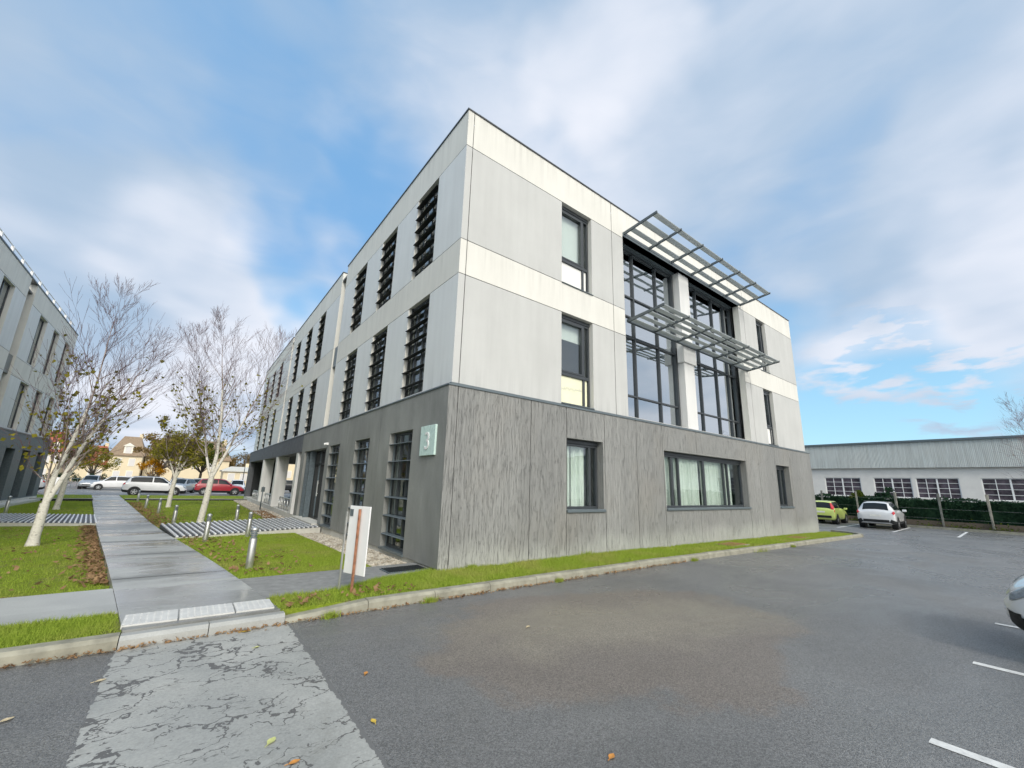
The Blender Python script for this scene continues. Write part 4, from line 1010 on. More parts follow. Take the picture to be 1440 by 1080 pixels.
    for x_ in xw:
        for sg_ in (1, -1):
            mb = MB(); mb.tube((x_-L_/2, sg_*(W_-.28), r_+.02), (x_-L_/2, sg_*(W_+.004), r_+.02), r_+.085, r_+.085, 24); mb.build('wheel_arch', m_trimblack, root)
            wm = MB(); prof = [(r_*.62, -.11), (r_*.93, -.11), (r_, -.07), (r_, .07), (r_*.93, .105), (r_*.64, .11)]; nn = 24
            for q, (rr, yy) in enumerate(prof):
                for k in range(nn): wm.v.append((x_-L_/2+rr*math.cos(2*math.pi*k/nn), sg_*(W_-.09)+sg_*yy, r_+rr*math.sin(2*math.pi*k/nn)))
            for q in range(len(prof)-1):
                for k in range(nn): wm.f.append((q*nn+k, q*nn+(k+1) % nn, (q+1)*nn+(k+1) % nn, (q+1)*nn+k)); wm.m.append(0)
            wh = wm.build('wheel', m_tyre, root, True)
            rm = MB(); yo = sg_*(W_+.012)
            rm.tube((x_-L_/2, sg_*(W_-.06), r_), (x_-L_/2, yo-.03*sg_, r_), r_*.63, r_*.63, 24, 1)
            rm.tube((x_-L_/2, yo-.04*sg_, r_), (x_-L_/2, yo, r_), r_*.16, r_*.13, 12, 0)
            for k in range(5):
                a = 2*math.pi*k/5+.3; c_, s_ = math.cos(a), math.sin(a)
                pts_ = []
                for (q, ww) in ((.10, .07), (.64, .05)):
                    for e_ in (-1, 1):
                        for yy in (yo-.035*sg_, yo-.006*sg_): pts_.append((x_-L_/2+r_*(q*c_-e_*ww*2*s_), yy, r_+r_*(q*s_+e_*ww*2*c_)))
                i = len(rm.v); rm.v += pts_
                for f in ((0, 1, 3, 2), (4, 6, 7, 5), (0, 4, 5, 1), (2, 3, 7, 6), (0, 2, 6, 4), (1, 5, 7, 3)): rm.f.append(tuple(i+q for q in f)); rm.m.append(0)
            for k in range(24):
                a, b = 2*math.pi*k/24, 2*math.pi*(k+1)/24
                rm.quad(*[(x_-L_/2+r_*q*math.cos(t), yo-.004*sg_, r_+r_*q*math.sin(t)) for q, t in ((.58, a), (.58, b), (.66, b), (.66, a))], 0)
            rm.build('rim', [m_rim, m_trimblack], wh)
    if kind == 'suv' and detail:
        for sg_ in (1, -1):
            mb = MB(); mb.path([S(3.4, sg_*5.1)+Vector((0, 0, .05)), S(4.2, sg_*5.1)+Vector((0, 0, .06)), S(5.6, sg_*5.1)+Vector((0, 0, .05))], .014, 6); mb.build('roof_rail', m_trimblack, root)
    return root
m_glass_dark = simple('dark_car_glass', (0.012, 0.016, 0.018), 0.08, 0, 0.1, 2, 0.35)
p_white = paint('white_car_paint', (0.72, 0.72, 0.72)); p_lime = paint('lime_car_paint', (0.50, 0.60, 0.16)); p_red = paint('deep_red_car_paint', (0.34, 0.012, 0.025))
p_grey = paint('silver_grey_car_paint', (0.36, 0.38, 0.40), 1, 0.4); p_black = paint('black_car_paint', (0.012, 0.013, 0.016)); p_blue = paint('blue_car_paint', (0.10, 0.14, 0.34)); p_pearl = paint('pale_grey_car_paint', (0.62, 0.63, 0.64))
# right-hand bays, noses to the hedge
make_car('parked_car', 'white crossover parked tail-out in front of the hedge, beside the lime hatchback', (31.6, -.12, T(30, 0)), R(3), 'suv', p_pearl)
make_car('parked_car', 'small lime green hatchback parked by the corner of the grey wall', (32.3, 2.95, T(30, 3)), R(3), 'hatch', p_lime, cladding=False, tail_high=True)
# near bays, noses to the building
make_car('parked_car', 'nearest white crossover, only its front corner visible at the right edge', (4.22, -8.80, T(4.2, -8)), R(90), 'suv', p_white)
# far car park
Z0 = -.37
make_car('parked_car', 'large white crossover parked side-on across the far end of the path', (-6.15, 42.4, Z0), R(2), 'suv', p_white, scale=1.04)
make_car('parked_car', 'red crossover parked side-on behind the right-hand birch trees', (-1.2, 45.3, Z0), R(0), 'suv', p_red, scale=.99)
make_car('parked_car', 'white hatchback parked behind the tail of the large white crossover, by the fence', (-10.6, 57.5, Z0), R(187), 'hatch', p_white, cladding=False, detail=False)
make_car('parked_car', 'white car with dark lower body by the end of the left-hand block', (-15.9, 46.5, Z0), R(185), 'suv', p_white, detail=False)
FARS = [(-4.4, 49.5, 250, 'hatch', p_grey, 'silver hatchback facing the path behind the large white crossover'), (-2.9, 55.5, 265, 'hatch', p_white, 'white hatchback in the row behind, seen between the two crossovers'),
        (.7, 50.6, 265, 'hatch', p_white, 'white hatchback parked behind the bonnet of the red crossover'), (2.7, 52.5, 262, 'hatch', p_pearl, 'pale grey hatchback by the dark end wall of the portico'),
        (-7.4, 60.5, 268, 'suv', p_black, 'black car far back above the roof of the large white crossover'), (-5.0, 62, 268, 'hatch', p_white, 'small white car at the far back under the orange tree'),
        (4.2, 54.0, 262, 'suv', p_white, 'white car seen through the portico behind the thin post'), (6.6, 57.5, 180, 'suv', p_black, 'black car side-on seen through the portico between the columns'),
        (6.5, 44.8, 255, 'hatch', p_blue, 'blue hatchback seen through the portico beside the nearest column'), (-12.8, 61.0, 268, 'hatch', p_grey, 'silver hatchback far left behind the fence')]
for x_, y_, a, k, p_, lab in FARS: make_car('parked_car', lab, (x_, y_, Z0), R(a), k, p_, 'cars in the far car park', cladding=(k == 'suv'), detail=False)

# ------------------------------------------------------------------ trees
def rot_about(d, axis, ang): return Matrix.Rotation(ang, 3, axis) @ d
class Tree:
    def __init__(s, seed): s.r = random.Random(seed); s.big = MB(); s.limb = MB(); s.twig = MB(); s.tips = []
    def seg(s, p, q, r0, r1):
        if r0 > .032: s.big.tube(p, q, r0, r1, 10, caps=False)
        elif r0 > .009: s.limb.tube(p, q, r0, r1, 6, caps=False)
        else: s.twig.tube(p, q, r0, max(r1, .0022), 3, caps=False)
    def grow(s, p, d, r, length, lvl, up, nseg, rmin, wob=.08):
        R_ = s.r; pts = [(p, d, r)]; step = length/nseg; r0 = r
        for i in range(nseg):
            w_ = Vector((R_.gauss(0, 1), R_.gauss(0, 1), R_.gauss(0, .6)))*wob
            d = (d+w_+Vector((0, 0, up))).normalized(); q = p+d*step
            rn = max(r0*(1-(i+1)/nseg)**1.25, rmin)
            s.seg(p, q, r, rn); p, r = q, rn; pts.append((p, d, r))
        return pts
def birch(name, label, loc, height, seed, fork, lean, stems, leaf_n, leaf_top, leaf_mats, barks, twigmul=1.0, wide=1.0, group=None, leaf=.05, rt=.0145):
    t = thing(name, label, 'tree', loc, 0, group); K = Tree(seed); R_ = K.r
    p = Vector((0, 0, -.1)); d = Vector(lean).normalized(); r = rt*height
    K.seg(p, p+Vector((0, 0, .25)), r*1.45, r*1.05); p = p+Vector((0, 0, .25))
    n0 = 5
    for i in range(n0):
        d = (d+Vector((R_.gauss(0, .025), R_.gauss(0, .025), .05))).normalized(); q = p+d*(fork/n0); K.seg(p, q, r*1.05, r*.97); p = q; r *= .97
    spots = []
    for (sx, sy, sz, share, ln) in stems:
        dd = Vector((sx, sy, sz)).normalized(); N_ = 14
        spine = K.grow(p-d*.05, dd, r*share, ln*height, 0, .035, N_, .004, .055)
        for i, (bp, bd, br) in enumerate(spine):
            f = i/N_
            if f < .10: continue
            for k in range(2 if f < .85 else 3):
                ax = rot_about(bd.orthogonal(), bd, R_.uniform(0, 6.283)); b2 = rot_about(bd, ax, R(R_.uniform(26, 50)*wide))
                L1 = height*ln*(.42*(1-f)**.75+.10)*R_.uniform(.7, 1.15)
                sub = K.grow(bp, b2, min(br*.5, .020), L1, 1, .085, 7, .0028, .085)
                spots += [(q[0], q[1]) for q in sub[2:]]
                for j, (cp, cd_, cr) in enumerate(sub[1:]):
                    for kk in range(int(1.5*twigmul+R_.random())):
                        ax2 = rot_about(cd_.orthogonal(), cd_, R_.uniform(0, 6.283)); b3 = rot_about(cd_, ax2, R(R_.uniform(20, 45)))
                        L2 = max(L1*R_.uniform(.25, .52)*(1-.4*j/7), .25)
                        tw = K.grow(cp, b3, min(cr*.55, .006), L2, 2, .13, 4, .0026, .06)
                        spots += [(q[0], q[1]) for q in tw[1:]]
                        for (ep, ed, er) in tw[1:4]:
                            if R_.random() < .6*twigmul:
                                ax3 = rot_about(ed.orthogonal(), ed, R_.uniform(0, 6.283)); b4 = rot_about(ed, ax3, R(R_.uniform(14, 28)))
                                K.grow(ep, b4, .0036, L2*R_.uniform(.35, .7), 3, .12, 2, .0024, .04)
    K.big.build('trunk', barks[0], t, True); K.limb.build('limbs', barks[1], t, True); K.twig.build('twigs', barks[2], t, True)
    zs = [q[0].z for q in spots]; z0, z1 = min(zs), max(zs)
    V = []; Fq = []; cnt = 0; tries = 0
    while cnt < leaf_n and tries < leaf_n*40:
        tries += 1; q, dd = R_.choice(spots); f = (q.z-z0)/(z1-z0)
        if R_.random() > max(0.0, 1-f/leaf_top)**1.2: continue
        c = q+Vector((R_.gauss(0, .05), R_.gauss(0, .05), R_.gauss(-.03, .05))); a = Vector((R_.gauss(0, 1), R_.gauss(0, 1), R_.gauss(-.5, .7))).normalized(); b = rot_about(a.orthogonal(), a, R_.uniform(0, 6.28))
        sz = leaf*R_.uniform(.6, 1.35); i = len(V); n_ = a.cross(b)*.18*sz
        V += [c, c+a*sz*.55+b*sz*.42+n_, c+a*sz*1.15, c+a*sz*.55-b*sz*.42+n_]; Fq.append((i, i+1, i+2, i+3)); cnt += 1
    if cnt: fastmesh('leaves', np.array([tuple(v) for v in V]), np.array(Fq), leaf_mats, t)
    return t
BARK = (m_birch, m_limb, m_twig)
def tz(x, y): return T(x, y)+.05
birch('birch_tree', 'white-trunked birch nearest the camera, leaning over the left lawn', (-6.74, 8.17, tz(-6.7, 8.2)), 7.0, 11, .85, (.06, .03, 1),
      [(-.02, .05, 1, .72, .84), (.28, .10, 1, .70, .80), (-.30, .25, 1, .34, .55)], 400, .62, m_leaf_olive, BARK, 1.05, group='birch trees beside the path', leaf=.085)
birch('birch_tree', 'white-trunked birch with a low forked limb on the right lawn behind the boardwalk', (-3.33, 13.4, tz(-3.3, 13.4)), 8.0, 23, 1.65, (.02, .0, 1),
      [(.03, .0, 1, .80, .80), (.46, .05, 1, .60, .80), (-.42, .15, 1, .52, .78)], 540, .6, m_leaf_olive, BARK, 1.3, group='birch trees beside the path', leaf=.09)
birch('birch_tree', 'slim birch on the left lawn beyond the left boardwalk', (-8.87, 22.76, tz(-9, 23)), 5.4, 37, 1.3, (.10, .0, 1),
      [(.12, .0, 1, .8, .74), (-.25, .2, 1, .6, .6), (.35, -.2, 1, .55, .55)], 520, 1.0, m_leaf_olive, BARK, .8, group='birch trees beside the path', leaf=.13, rt=.021)
birch('birch_tree', 'slim birch at the path edge in front of the large white crossover', (-4.61, 23.43, tz(-4.6, 23.4)), 5.4, 51, 1.5, (.0, .0, 1),
      [(.08, .0, 1, .8, .72), (-.35, .1, 1, .6, .62), (.35, -.2, 1, .55, .58)], 700, 1.0, m_leaf_olive, BARK, .8, group='birch trees beside the path', leaf=.13, rt=.021)
birch('bare_tree', 'bare twiggy tree leaning in at the right edge before the white shed', (33.0, -8.1, T(33, -8)), 7.6, 77, 1.2, (.0, .1, 1),
      [(.0, .25, 1, .8, .8), (-.2, -.2, 1, .7, .7), (.1, .6, .9, .6, .7)], 30, .5, m_leaf_tan, (m_bark, m_bark, m_twig), .9, wide=1.15)
def leafy(name, label, loc, h, rad, seed, mt, trunk_h, n_, leaf, cat='tree', squash=1.0, group=None, clumps=26):
    """a tapered trunk with limbs that reach into separate leaf clumps"""
    R_ = random.Random(seed); t = thing(name, label, cat, loc, 0, group)
    mb = MB(); r = h*.022; top = Vector((R_.uniform(-.1, .1), R_.uniform(-.1, .1), trunk_h)); mb.tube((0, 0, -.1), top, r*1.3, r, 8)
    cs = []
    for k in range(clumps):
        a = R_.uniform(0, 6.283); e = R_.uniform(-.75, 1); q = R_.uniform(.35, .92)**.6
        c = Vector((math.cos(a)*math.sqrt(max(1-e*e, 0))*rad*q, math.sin(a)*math.sqrt(max(1-e*e, 0))*rad*q, trunk_h+(h-trunk_h)*(.52+.46*e*q*squash)))
        cs.append((c, rad*R_.uniform(.20, .38))); mid = top.lerp(c, .5)+Vector((0, 0, -.08*rad)); mb.tube(top, mid, r*.45, r*.28, 5); mb.tube(mid, c, r*.28, r*.08, 5)
    mb.build('trunk', m_bark, t, True)
    rs = np.random.RandomState(seed); per = n_//clumps; V = []; 
    for c, cr in cs:
        p = rs.normal(0, 1, (per, 3)); p /= np.linalg.norm(p, axis=1)[:, None]; p *= (rs.rand(per, 1)**.45)*cr; p[:, 2] *= .75; V.append(p+np.array(c))
    P_ = np.concatenate(V); m_ = len(P_); a = rs.normal(0, 1, (m_, 3)); a /= np.linalg.norm(a, axis=1)[:, None]; b = np.cross(a, rs.normal(0, 1, (m_, 3))); b /= np.linalg.norm(b, axis=1)[:, None]
    sz = leaf*rs.uniform(.6, 1.3, (m_, 1)); Q = np.stack([P_-a*sz*.5, P_+b*sz*.35, P_+a*sz*.5, P_-b*sz*.35], 1).reshape(-1, 3)
    fastmesh('crown', Q, np.arange(4*m_).reshape(-1, 4), mt, t)
    return t
leafy('leafy_tree', 'olive green tree still in leaf behind the white crossover', (-5.6, 66, Z0), 7.6, 3.3, 5, m_leaf_olive, 2.2, 5200, .24)
leafy('leafy_tree', 'brownish olive tree behind the red crossover', (-2.6, 70, Z0), 7.4, 3.2, 6, m_leaf_green, 2.2, 4500, .24)
leafy('leafy_tree', 'tan-leaved tree over the brown roof right of the cream gable', (-8.3, 92, Z0), 9.5, 4.0, 7, m_leaf_tan, 2.5, 3800, .32)
leafy('leafy_tree', 'small bright orange tree in front of the cream houses', (-7.9, 68, Z0), 4.0, 1.7, 8, m_leaf_orange, 1.2, 1800, .18)
leafy('leafy_tree', 'yellow-green tree in front of the red roofed house', (-14.6, 74, Z0), 5.6, 2.6, 9, m_leaf_olive, 1.5, 2800, .22)
for i, (x_, y_, h_, r_, mt, lab) in enumerate(((1.5, 118, 7.5, 4, m_leaf_tan, 'tan bare-looking tree far behind the red crossover'), (6.5, 122, 8, 4.5, m_hill, 'brown tree far off by the dark end wall'), (11, 125, 8.5, 4, m_leaf_tan, 'yellowish tree far off beyond the portico end'))):
    leafy('leafy_tree', lab, (x_, y_, Z0), h_, r_, 20+i, mt, 1.5, 2600, .36)
# ------------------------------------------------------------------ hedge, fence and shed on the right
hd = thing('hedge', 'clipped dark green hedge along the parking bays on the right', 'hedge', (36.1, -4, -.3))
rs = np.random.RandomState(4)
mb = MB(); mb.box(-.45, .45, -22, 14, .0, 1.70); mb.build('branches', m_leaf_dark, hd)
def scatter_quads(P_, nrm, sz, rs, flat=.0):
    m_ = len(P_); a = rs.normal(0, 1, (m_, 3))+nrm*flat; a /= np.linalg.norm(a, axis=1)[:, None]; b = np.cross(a, rs.normal(0, 1, (m_, 3))); b /= np.linalg.norm(b, axis=1)[:, None]
    s_ = sz*rs.uniform(.6, 1.3, (m_, 1)); c = np.cross(a, b)
    return np.stack([P_-b*s_*.55, P_+c*s_*.4, P_+b*s_*.55, P_-c*s_*.4], 1).reshape(-1, 3)
n_ = 16000; P_ = np.zeros((n_, 3)); P_[:, 1] = rs.uniform(-22, 14, n_); side = rs.rand(n_) < .68
P_[:, 0] = np.where(side, -.5+rs.normal(0, .06, n_), rs.uniform(-.5, .5, n_)); P_[:, 2] = np.where(side, rs.uniform(.05, 1.8, n_), 1.78+rs.normal(0, .05, n_))
P_[:, 0] += .12*np.sin(P_[:, 1]*2.3)*np.cos(P_[:, 2]*3)+.05*np.sin(P_[:, 1]*7.1)
P_[:, 2] += .06*np.sin(P_[:, 1]*1.7)+.05*np.sin(P_[:, 1]*4.9)
fastmesh('foliage', scatter_quads(P_, np.zeros(3), .13, rs), np.arange(4*n_).reshape(-1, 4), m_leaf_dark, hd)
for i, (y_, h_, r_, mt, lab) in enumerate(((1.9, 2.35, .75, m_leaf_green, 'loose light shrub rising above the hedge beside the white crossover'), (.35, 2.5, .9, m_leaf_dark, 'rounded dark shrub rising above the hedge behind the white crossover'))):
    leafy('shrub', lab, (36.4, y_, -.3), h_, r_, 30+i, mt, .4, 1500, .13, 'shrub', clumps=14)
mb = MB(); mb.prism([(34.35, -24), (34.55, -24), (34.55, 14), (34.35, 14)], -.6, -.20); tag(mb.build('kerb', m_kerb), kind='structure')
mb = MB(); mb.prism([(34.55, -24), (38.6, -24), (38.6, 14), (34.55, 14)], -.6, -.19); tag(mb.build('planting_bed', m_mud), kind='structure')
fc = thing('post_fence', 'fence of weathered concrete posts with wires in front of the hedge', 'fence', (35.2, -4, -.2))
for k in range(-8, 6):
    mb = MB(); y_ = -.25-2.12*k+4; mb.box(-.05, .05, y_-.048, y_+.048, -.1, 2.1); mb.v = [(x-(.05 if z > 1 else 0)*random.uniform(-1, 1), y+(.0 if z < 1 else random.uniform(-.05, .05)), z) for x, y, z in mb.v]
    mb.build('post', m_oldpost, fc, bevel=.01)
mb = MB()
for z_ in (.5, 1.1, 1.7): mb.tube((0.07, -16, z_), (0.07, 20, z_), .004, .004, 4)
mb.build('wire', m_steel, fc)
mb = MB(); mb.box(.075, .14, -18, 18, .02, .34); mb.build('board', m_bark, fc)
n_ = 3500; P_ = np.stack([rs.uniform(34.6, 35.6, n_), rs.uniform(-22, 13, n_), -.18+rs.gamma(1.2, .07, n_)], 1)
P_ = P_[(np.sin(P_[:, 1]*1.3)+np.sin(P_[:, 1]*3.7+1)+rs.normal(0, .7, len(P_))) > -.2]
tag(fastmesh('ground_cover', scatter_quads(P_, np.zeros(3), .11, rs), np.arange(4*len(P_)).reshape(-1, 4), m_leaf_green), 'low weeds and grass along the foot of the hedge', 'weeds', kind='stuff')
SX = 44.0
def FS(u, z, d): return (SX-d, u, z)
sh = thing('workshop_shed', 'long low white shed with a weathered corrugated fascia behind the hedge', 'building', (SX, -8, -.3))
def sbuild(mb, name, mats, par=None, **k):
    o = mb.build(name, mats, par or sh, **k)
    if par is None: o.matrix_parent_inverse = Matrix.Translation((-SX, 8, .3))
    return o
SW = [(3.45, 6.1), (.13, 2.55), (-2.6, -.13), (-6.6, -3.75), (-9.5, -6.75), (-13.2, -10.4), (-16, -13.3)]
mb = MB(); wall_grid(mb, FS, -45, 22, -.5, 4.02, [(a, b, 1.55, 3.18) for a, b in SW], depth=.14); mb.quad((SX, 22, -.5), (SX+14, 22, -.5), (SX+14, 22, 4.02), (SX, 22, 4.02)); sbuild(mb, 'wall', m_dirty_white)
mb = MB(); fbox(mb, FS, -45.3, 22.3, 4.0, 6.1, -.2, .28); sbuild(mb, 'fascia', m_corr)
mb = MB(); fbox(mb, FS, -45.4, 22.4, 6.1, 6.26, -14, .42); sbuild(mb, 'roof', m_louvre)
for a, b in SW:
    mb = MB(); frame_rect(mb, FS, a, b, 1.55, 3.18, -.14, -.06, .06); w3 = (b-a)/4
    for k in (1, 2, 3): fbox(mb, FS, a+w3*k-(.05 if k == 2 else .022), a+w3*k+(.05 if k == 2 else .022), 1.62, 3.11, -.13, -.055)
    for k in (1, 2, 3): fbox(mb, FS, a+.06, b-.06, 1.55+1.63*k/4-.016, 1.55+1.63*k/4+.016, -.125, -.05)
    fr = sbuild(mb, 'window', m_white)
    mb = MB(); fbox(mb, FS, a+.03, b-.03, 1.58, 3.15, -.12, -.10); g_ = sbuild(mb, 'pane', m_shade_win, fr)
    mb = MB(); fbox(mb, FS, a-.05, b+.05, 1.46, 1.545, -.1, .08); sbuild(mb, 'sill', m_plinth, fr)
# ------------------------------------------------------------------ far houses
def house(name, label, x0, x1, y0, eave, ridge, depth, roof_mat, wins, dormers, gable=False, dy=0):
    t = thing(name, label, 'house', ((x0+x1)/2, y0, Z0)); inv = Matrix.Translation((-(x0+x1)/2, -y0, -Z0))
    mb = MB(); mb.box(x0, x1, y0, y0+depth, Z0, eave)
    if gable: mb.poly([(x0, y0, eave), (x1, y0, eave), ((x0+x1)/2, y0, ridge-.2)])
    mb.xform(inv).build('wall', m_cream, t)
    o = .35; mb = MB()
    def slab(p, q, r, s_): 
        mb.poly([p, q, r, s_]); d = Vector((0, 0, -.18)); mb.poly([tuple(Vector(k)+d) for k in (p, q, r, s_)])
        for a, b in ((p, q), (q, r), (r, s_), (s_, p)): mb.poly([a, b, tuple(Vector(b)+d), tuple(Vector(a)+d)])
    e = eave-.05
    if gable:
        xm = (x0+x1)/2; slab((x0-o, y0-o, e), (xm, y0-o, ridge), (xm, y0+depth+o, ridge), (x0-o, y0+depth+o, e)); slab((x1+o, y0-o, e), (xm, y0-o, ridge), (xm, y0+depth+o, ridge), (x1+o, y0+depth+o, e))
    else:
        ym = y0+depth/2; hp = min(2.2, (x1-x0)*.3)
        slab((x0-o, y0-o, e), (x1+o, y0-o, e), (x1+o-hp, ym, ridge), (x0-o+hp, ym, ridge)); slab((x0-o, y0+depth+o, e), (x1+o, y0+depth+o, e), (x1+o-hp, ym, ridge), (x0-o+hp, ym, ridge))
        mb.poly([(x0-o, y0-o, e), (x0-o+hp, ym, ridge), (x0-o, y0+depth+o, e)]); mb.poly([(x1+o, y0-o, e), (x1+o-hp, ym, ridge), (x1+o, y0+depth+o, e)])
    rf = mb.xform(inv).build('roof', roof_mat, t)
    mb = MB(); mb.box(x1-1.6, x1-1.0, y0+depth*.55, y0+depth*.55+.6, ridge-1.2, ridge+.7); mb.xform(inv).build('chimney', m_cream, rf)
    for (a, b, c, e_) in wins:
        mb = MB(); mb.box(a-.1, b+.1, y0-.06, y0+.02, c-.12, e_+.1); f_ = mb.xform(inv).build('window', m_trim, t)
        mb = MB(); mb.box(a, b, y0-.09, y0-.062, c, e_); mb.xform(inv).build('pane', m_shutter, f_)
    for (a, b, c, e_) in dormers:
        mb = MB(); yy = y0+.1; mb.box(a, b, yy, yy+2.4, c, e_); mb.poly([(a-.25, yy-.15, e_), (b+.25, yy-.15, e_), ((a+b)/2, yy-.15, e_+(b-a)*.5)]); mb.poly([(a-.25, yy-.15, e_), ((a+b)/2, yy-.15, e_+(b-a)*.5), ((a+b)/2, yy+2.6, e_+(b-a)*.5), (a-.25, yy+2.6, e_)]); mb.poly([(b+.25, yy-.15, e_), ((a+b)/2, yy-.15, e_+(b-a)*.5), ((a+b)/2, yy+2.6, e_+(b-a)*.5), (b+.25, yy+2.6, e_)])
        d_ = mb.xform(inv).build('dormer', m_trim, t)
        mb = MB(); mb.box(a+.25, b-.25, yy-.05, yy-.002, c+.35, e_-.15); mb.xform(inv).build('pane', m_shutter, d_)
    return t
house('cream_house', 'cream house with brown roof, tall windows and a white dormer', -17.5, -12.3, 110, 5.2, 9.3, 9, m_tile_brown, [(-16.4, -15.5, 3.0, 4.4), (-14.3, -13.4, 3.0, 4.4), (-16.3, -15.4, .3, 1.8), (-14.3, -13.4, .4, 1.9)], [(-15.5, -14.1, 5.0, 7.0)])
house('cream_house', 'long cream terrace under a brown roof behind the trees', -12.0, 3.4, 113, 5.2, 9.7, 9, m_tile_brown, [(-11.4, -10.5, 3, 4.4), (-9.2, -8.3, 3, 4.4), (-6.5, -5.6, 3, 4.4), (-3.5, -2.6, 3, 4.4), (-.5, .4, 3, 4.4)], [(-8, -6.6, 5, 7), (-2.5, -1.1, 5, 7)])
house('cream_house', 'cream house with a bright red tiled roof and a small dormer', -22.6, -17.7, 111.5, 3.2, 7.0, 9, m_tile_red, [(-20.2, -19.4, .5, 2), (-19, -18.2, .5, 2)], [(-19.3, -18.2, 3.4, 4.7)])
house('cream_house', 'cream house with a pinkish red roof beside the end of the left-hand block', -30.0, -23.8, 109, 5.2, 9.2, 9, m_tile_red, [(-26.4, -25.6, 3, 4.3), (-25, -24.2, 3, 4.3), (-26.4, -25.6, .4, 1.8)], [(-25.6, -24.4, 5.0, 6.4)])
house('cream_house', 'pale block of flats seen through the portico between the columns', 8.5, 17.5, 96, 7.2, 9.4, 10, m_tile_brown, [(9.2, 10.1, 4.6, 6.0), (11.2, 12.1, 4.6, 6), (13.2, 14.1, 4.6, 6), (9.2, 10.1, 1.6, 3.0), (11.2, 12.1, 1.6, 3), (13.2, 14.1, 1.6, 3)], [])
house('cream_house', 'pale house seen through the portico beside the near column', 18.5, 30, 90, 6.8, 9.8, 10, m_tile_red, [(19.5, 20.5, 4, 5.4), (22, 23, 4, 5.4), (19.5, 20.5, 1, 2.6), (22, 23, 1, 2.6)], [])
house('low_building', 'low pale building far off beside the end wall of the portico', 1.2, 6.5, 88, 2.6, 3.4, 7, m_plinth, [(2, 3, .8, 2), (4, 5, .8, 2)], [])
# fence and hedge at the far left of the car park
ff = thing('railing_fence', 'grey railing fence at the far left of the car park', 'fence', (-16, 64, Z0))
mb = MB()
for z_ in (.15, 1.05): mb.box(-9, 4.5, -.02, .02, z_, z_+.05)
mb.build('rail', m_louvre, ff)
mb = MB()
for k in range(28): mb.box(-9+k*.48, -8.96+k*.48, -.02, .02, .02, 1.2)
mb.build('bars', m_louvre, ff)
mb = MB(); mb.box(-.2, .5, -.06, -.03, .2, 1.15); mb.build('notice_board', m_white, ff)
for i, (x_, y_, h_, r_) in enumerate(((-21, 67, 1.9, 1.5), (-18.4, 67, 1.7, 1.4), (-15.9, 67.5, 1.8, 1.5), (-13.2, 67, 1.6, 1.3))):
    leafy('bush', ['dark bush behind the railing fence, farthest left', 'dark bush behind the railing fence, second from the left', 'dark bush behind the notice board of the railing fence', 'dark bush at the right end of the railing fence'][i], (x_, y_, Z0), h_, r_, 60+i, m_leaf_dark, .3, 900, .16, 'bush', group='bushes behind the railing fence', clumps=12)
for i, (x_, y_, h_, lab) in enumerate(((3.6, 78, 6.0, 'thin dark lamp post right of the red crossover'), (7.2, 84, 6.2, 'thin lamp post by the dark end wall of the portico'))):
    t = thing('street_lamp', lab, 'street lamp', (x_, y_, Z0)); mb = MB(); mb.tube((0, 0, 0), (0, 0, h_), .07, .045, 8); mb.build('pole', m_metal, t, True)
    mb = MB(); mb.box(-.7, .05, -.08, .08, h_-.02, h_+.08); mb.build('lamp_head', m_metal, t, bevel=.02)
# wooded hill on the far side
mb = MB(); n_ = 30
for k in range(n_+1):
    x_ = -120+k*12; h_ = 4+6*math.sin(k*.5+1)**2+2*math.sin(k*1.3)
    mb.v += [(x_, 230, -2), (x_, 245, max(h_*.5, 2)), (x_, 262, max(h_, 3)), (x_, 320, -2)]
for k in range(n_):
    for j in range(3): mb.f.append((k*4+j, k*4+j+1, k*4+5+j, k*4+4+j)); mb.m.append(0)
tag(mb.build('hill', m_hill, smooth=True), kind='structure')
rs = np.random.RandomState(9); n_ = 9000; X = rs.uniform(-120, 240, n_); k = (X+120)/12; hh = np.maximum(4+6*np.sin(k*.5+1)**2+2*np.sin(k*1.3), 3)
P_ = np.stack([X, 240+rs.uniform(0, 22, n_), hh*rs.uniform(.3, 1.0, n_)+rs.gamma(1.5, .9, n_)], 1)
tag(fastmesh('far_wood', scatter_quads(P_, np.zeros(3), 1.3, rs), np.arange(4*n_).reshape(-1, 4), m_hill), 'brown bare woodland on the far low hill', 'wood', kind='stuff')

# ------------------------------------------------------------------ grass, pebbles, leaves
rs = np.random.RandomState(12)
Tv = np.vectorize(T)
def blades(n_, xf, yf, off, hmin, hmax, wdt, keep=None):
    y = yf(n_); x = xf(n_, y)
    if keep is not None: k = keep(x, y); x, y = x[k], y[k]
    thin = np.sin(x*2.1+np.sin(y*1.7)*1.4)+np.sin(y*2.6+x*1.1)+.7*np.sin(x*5.3-y*3.1)
    k = rs.rand(len(x)) > np.clip((thin-.75)*.55, 0, .75); x, y = x[k], y[k]
    m_ = len(x); z = Tv(x, y)+off; h = rs.uniform(hmin, hmax, m_); a = rs.uniform(0, 6.283, m_); ln = rs.uniform(.2, 1.1, m_)*h; b = rs.uniform(0, 6.283, m_)
    dx, dy = np.cos(a)*wdt/2, np.sin(a)*wdt/2
    V = np.stack([np.stack([x-dx, y-dy, z-.01], 1), np.stack([x+dx, y+dy, z-.01], 1), np.stack([x+np.cos(b)*ln, y+np.sin(b)*ln, z+h], 1)], 1)
    return V.reshape(-1, 3)
U = lambda a, b: (lambda n_: rs.uniform(a, b, n_))
pL = lambda y: -4.44-.137*y
pR = lambda y: -3.0-.133*y
inside_path = lambda x, y: ~((y > -.55) & (y < .87) & (x < -.1) & (y > np.interp(x, [-2.9, -1.9, -1.25, -.75, -.1], [-.55, -.5, -.2, -.06, .14])))
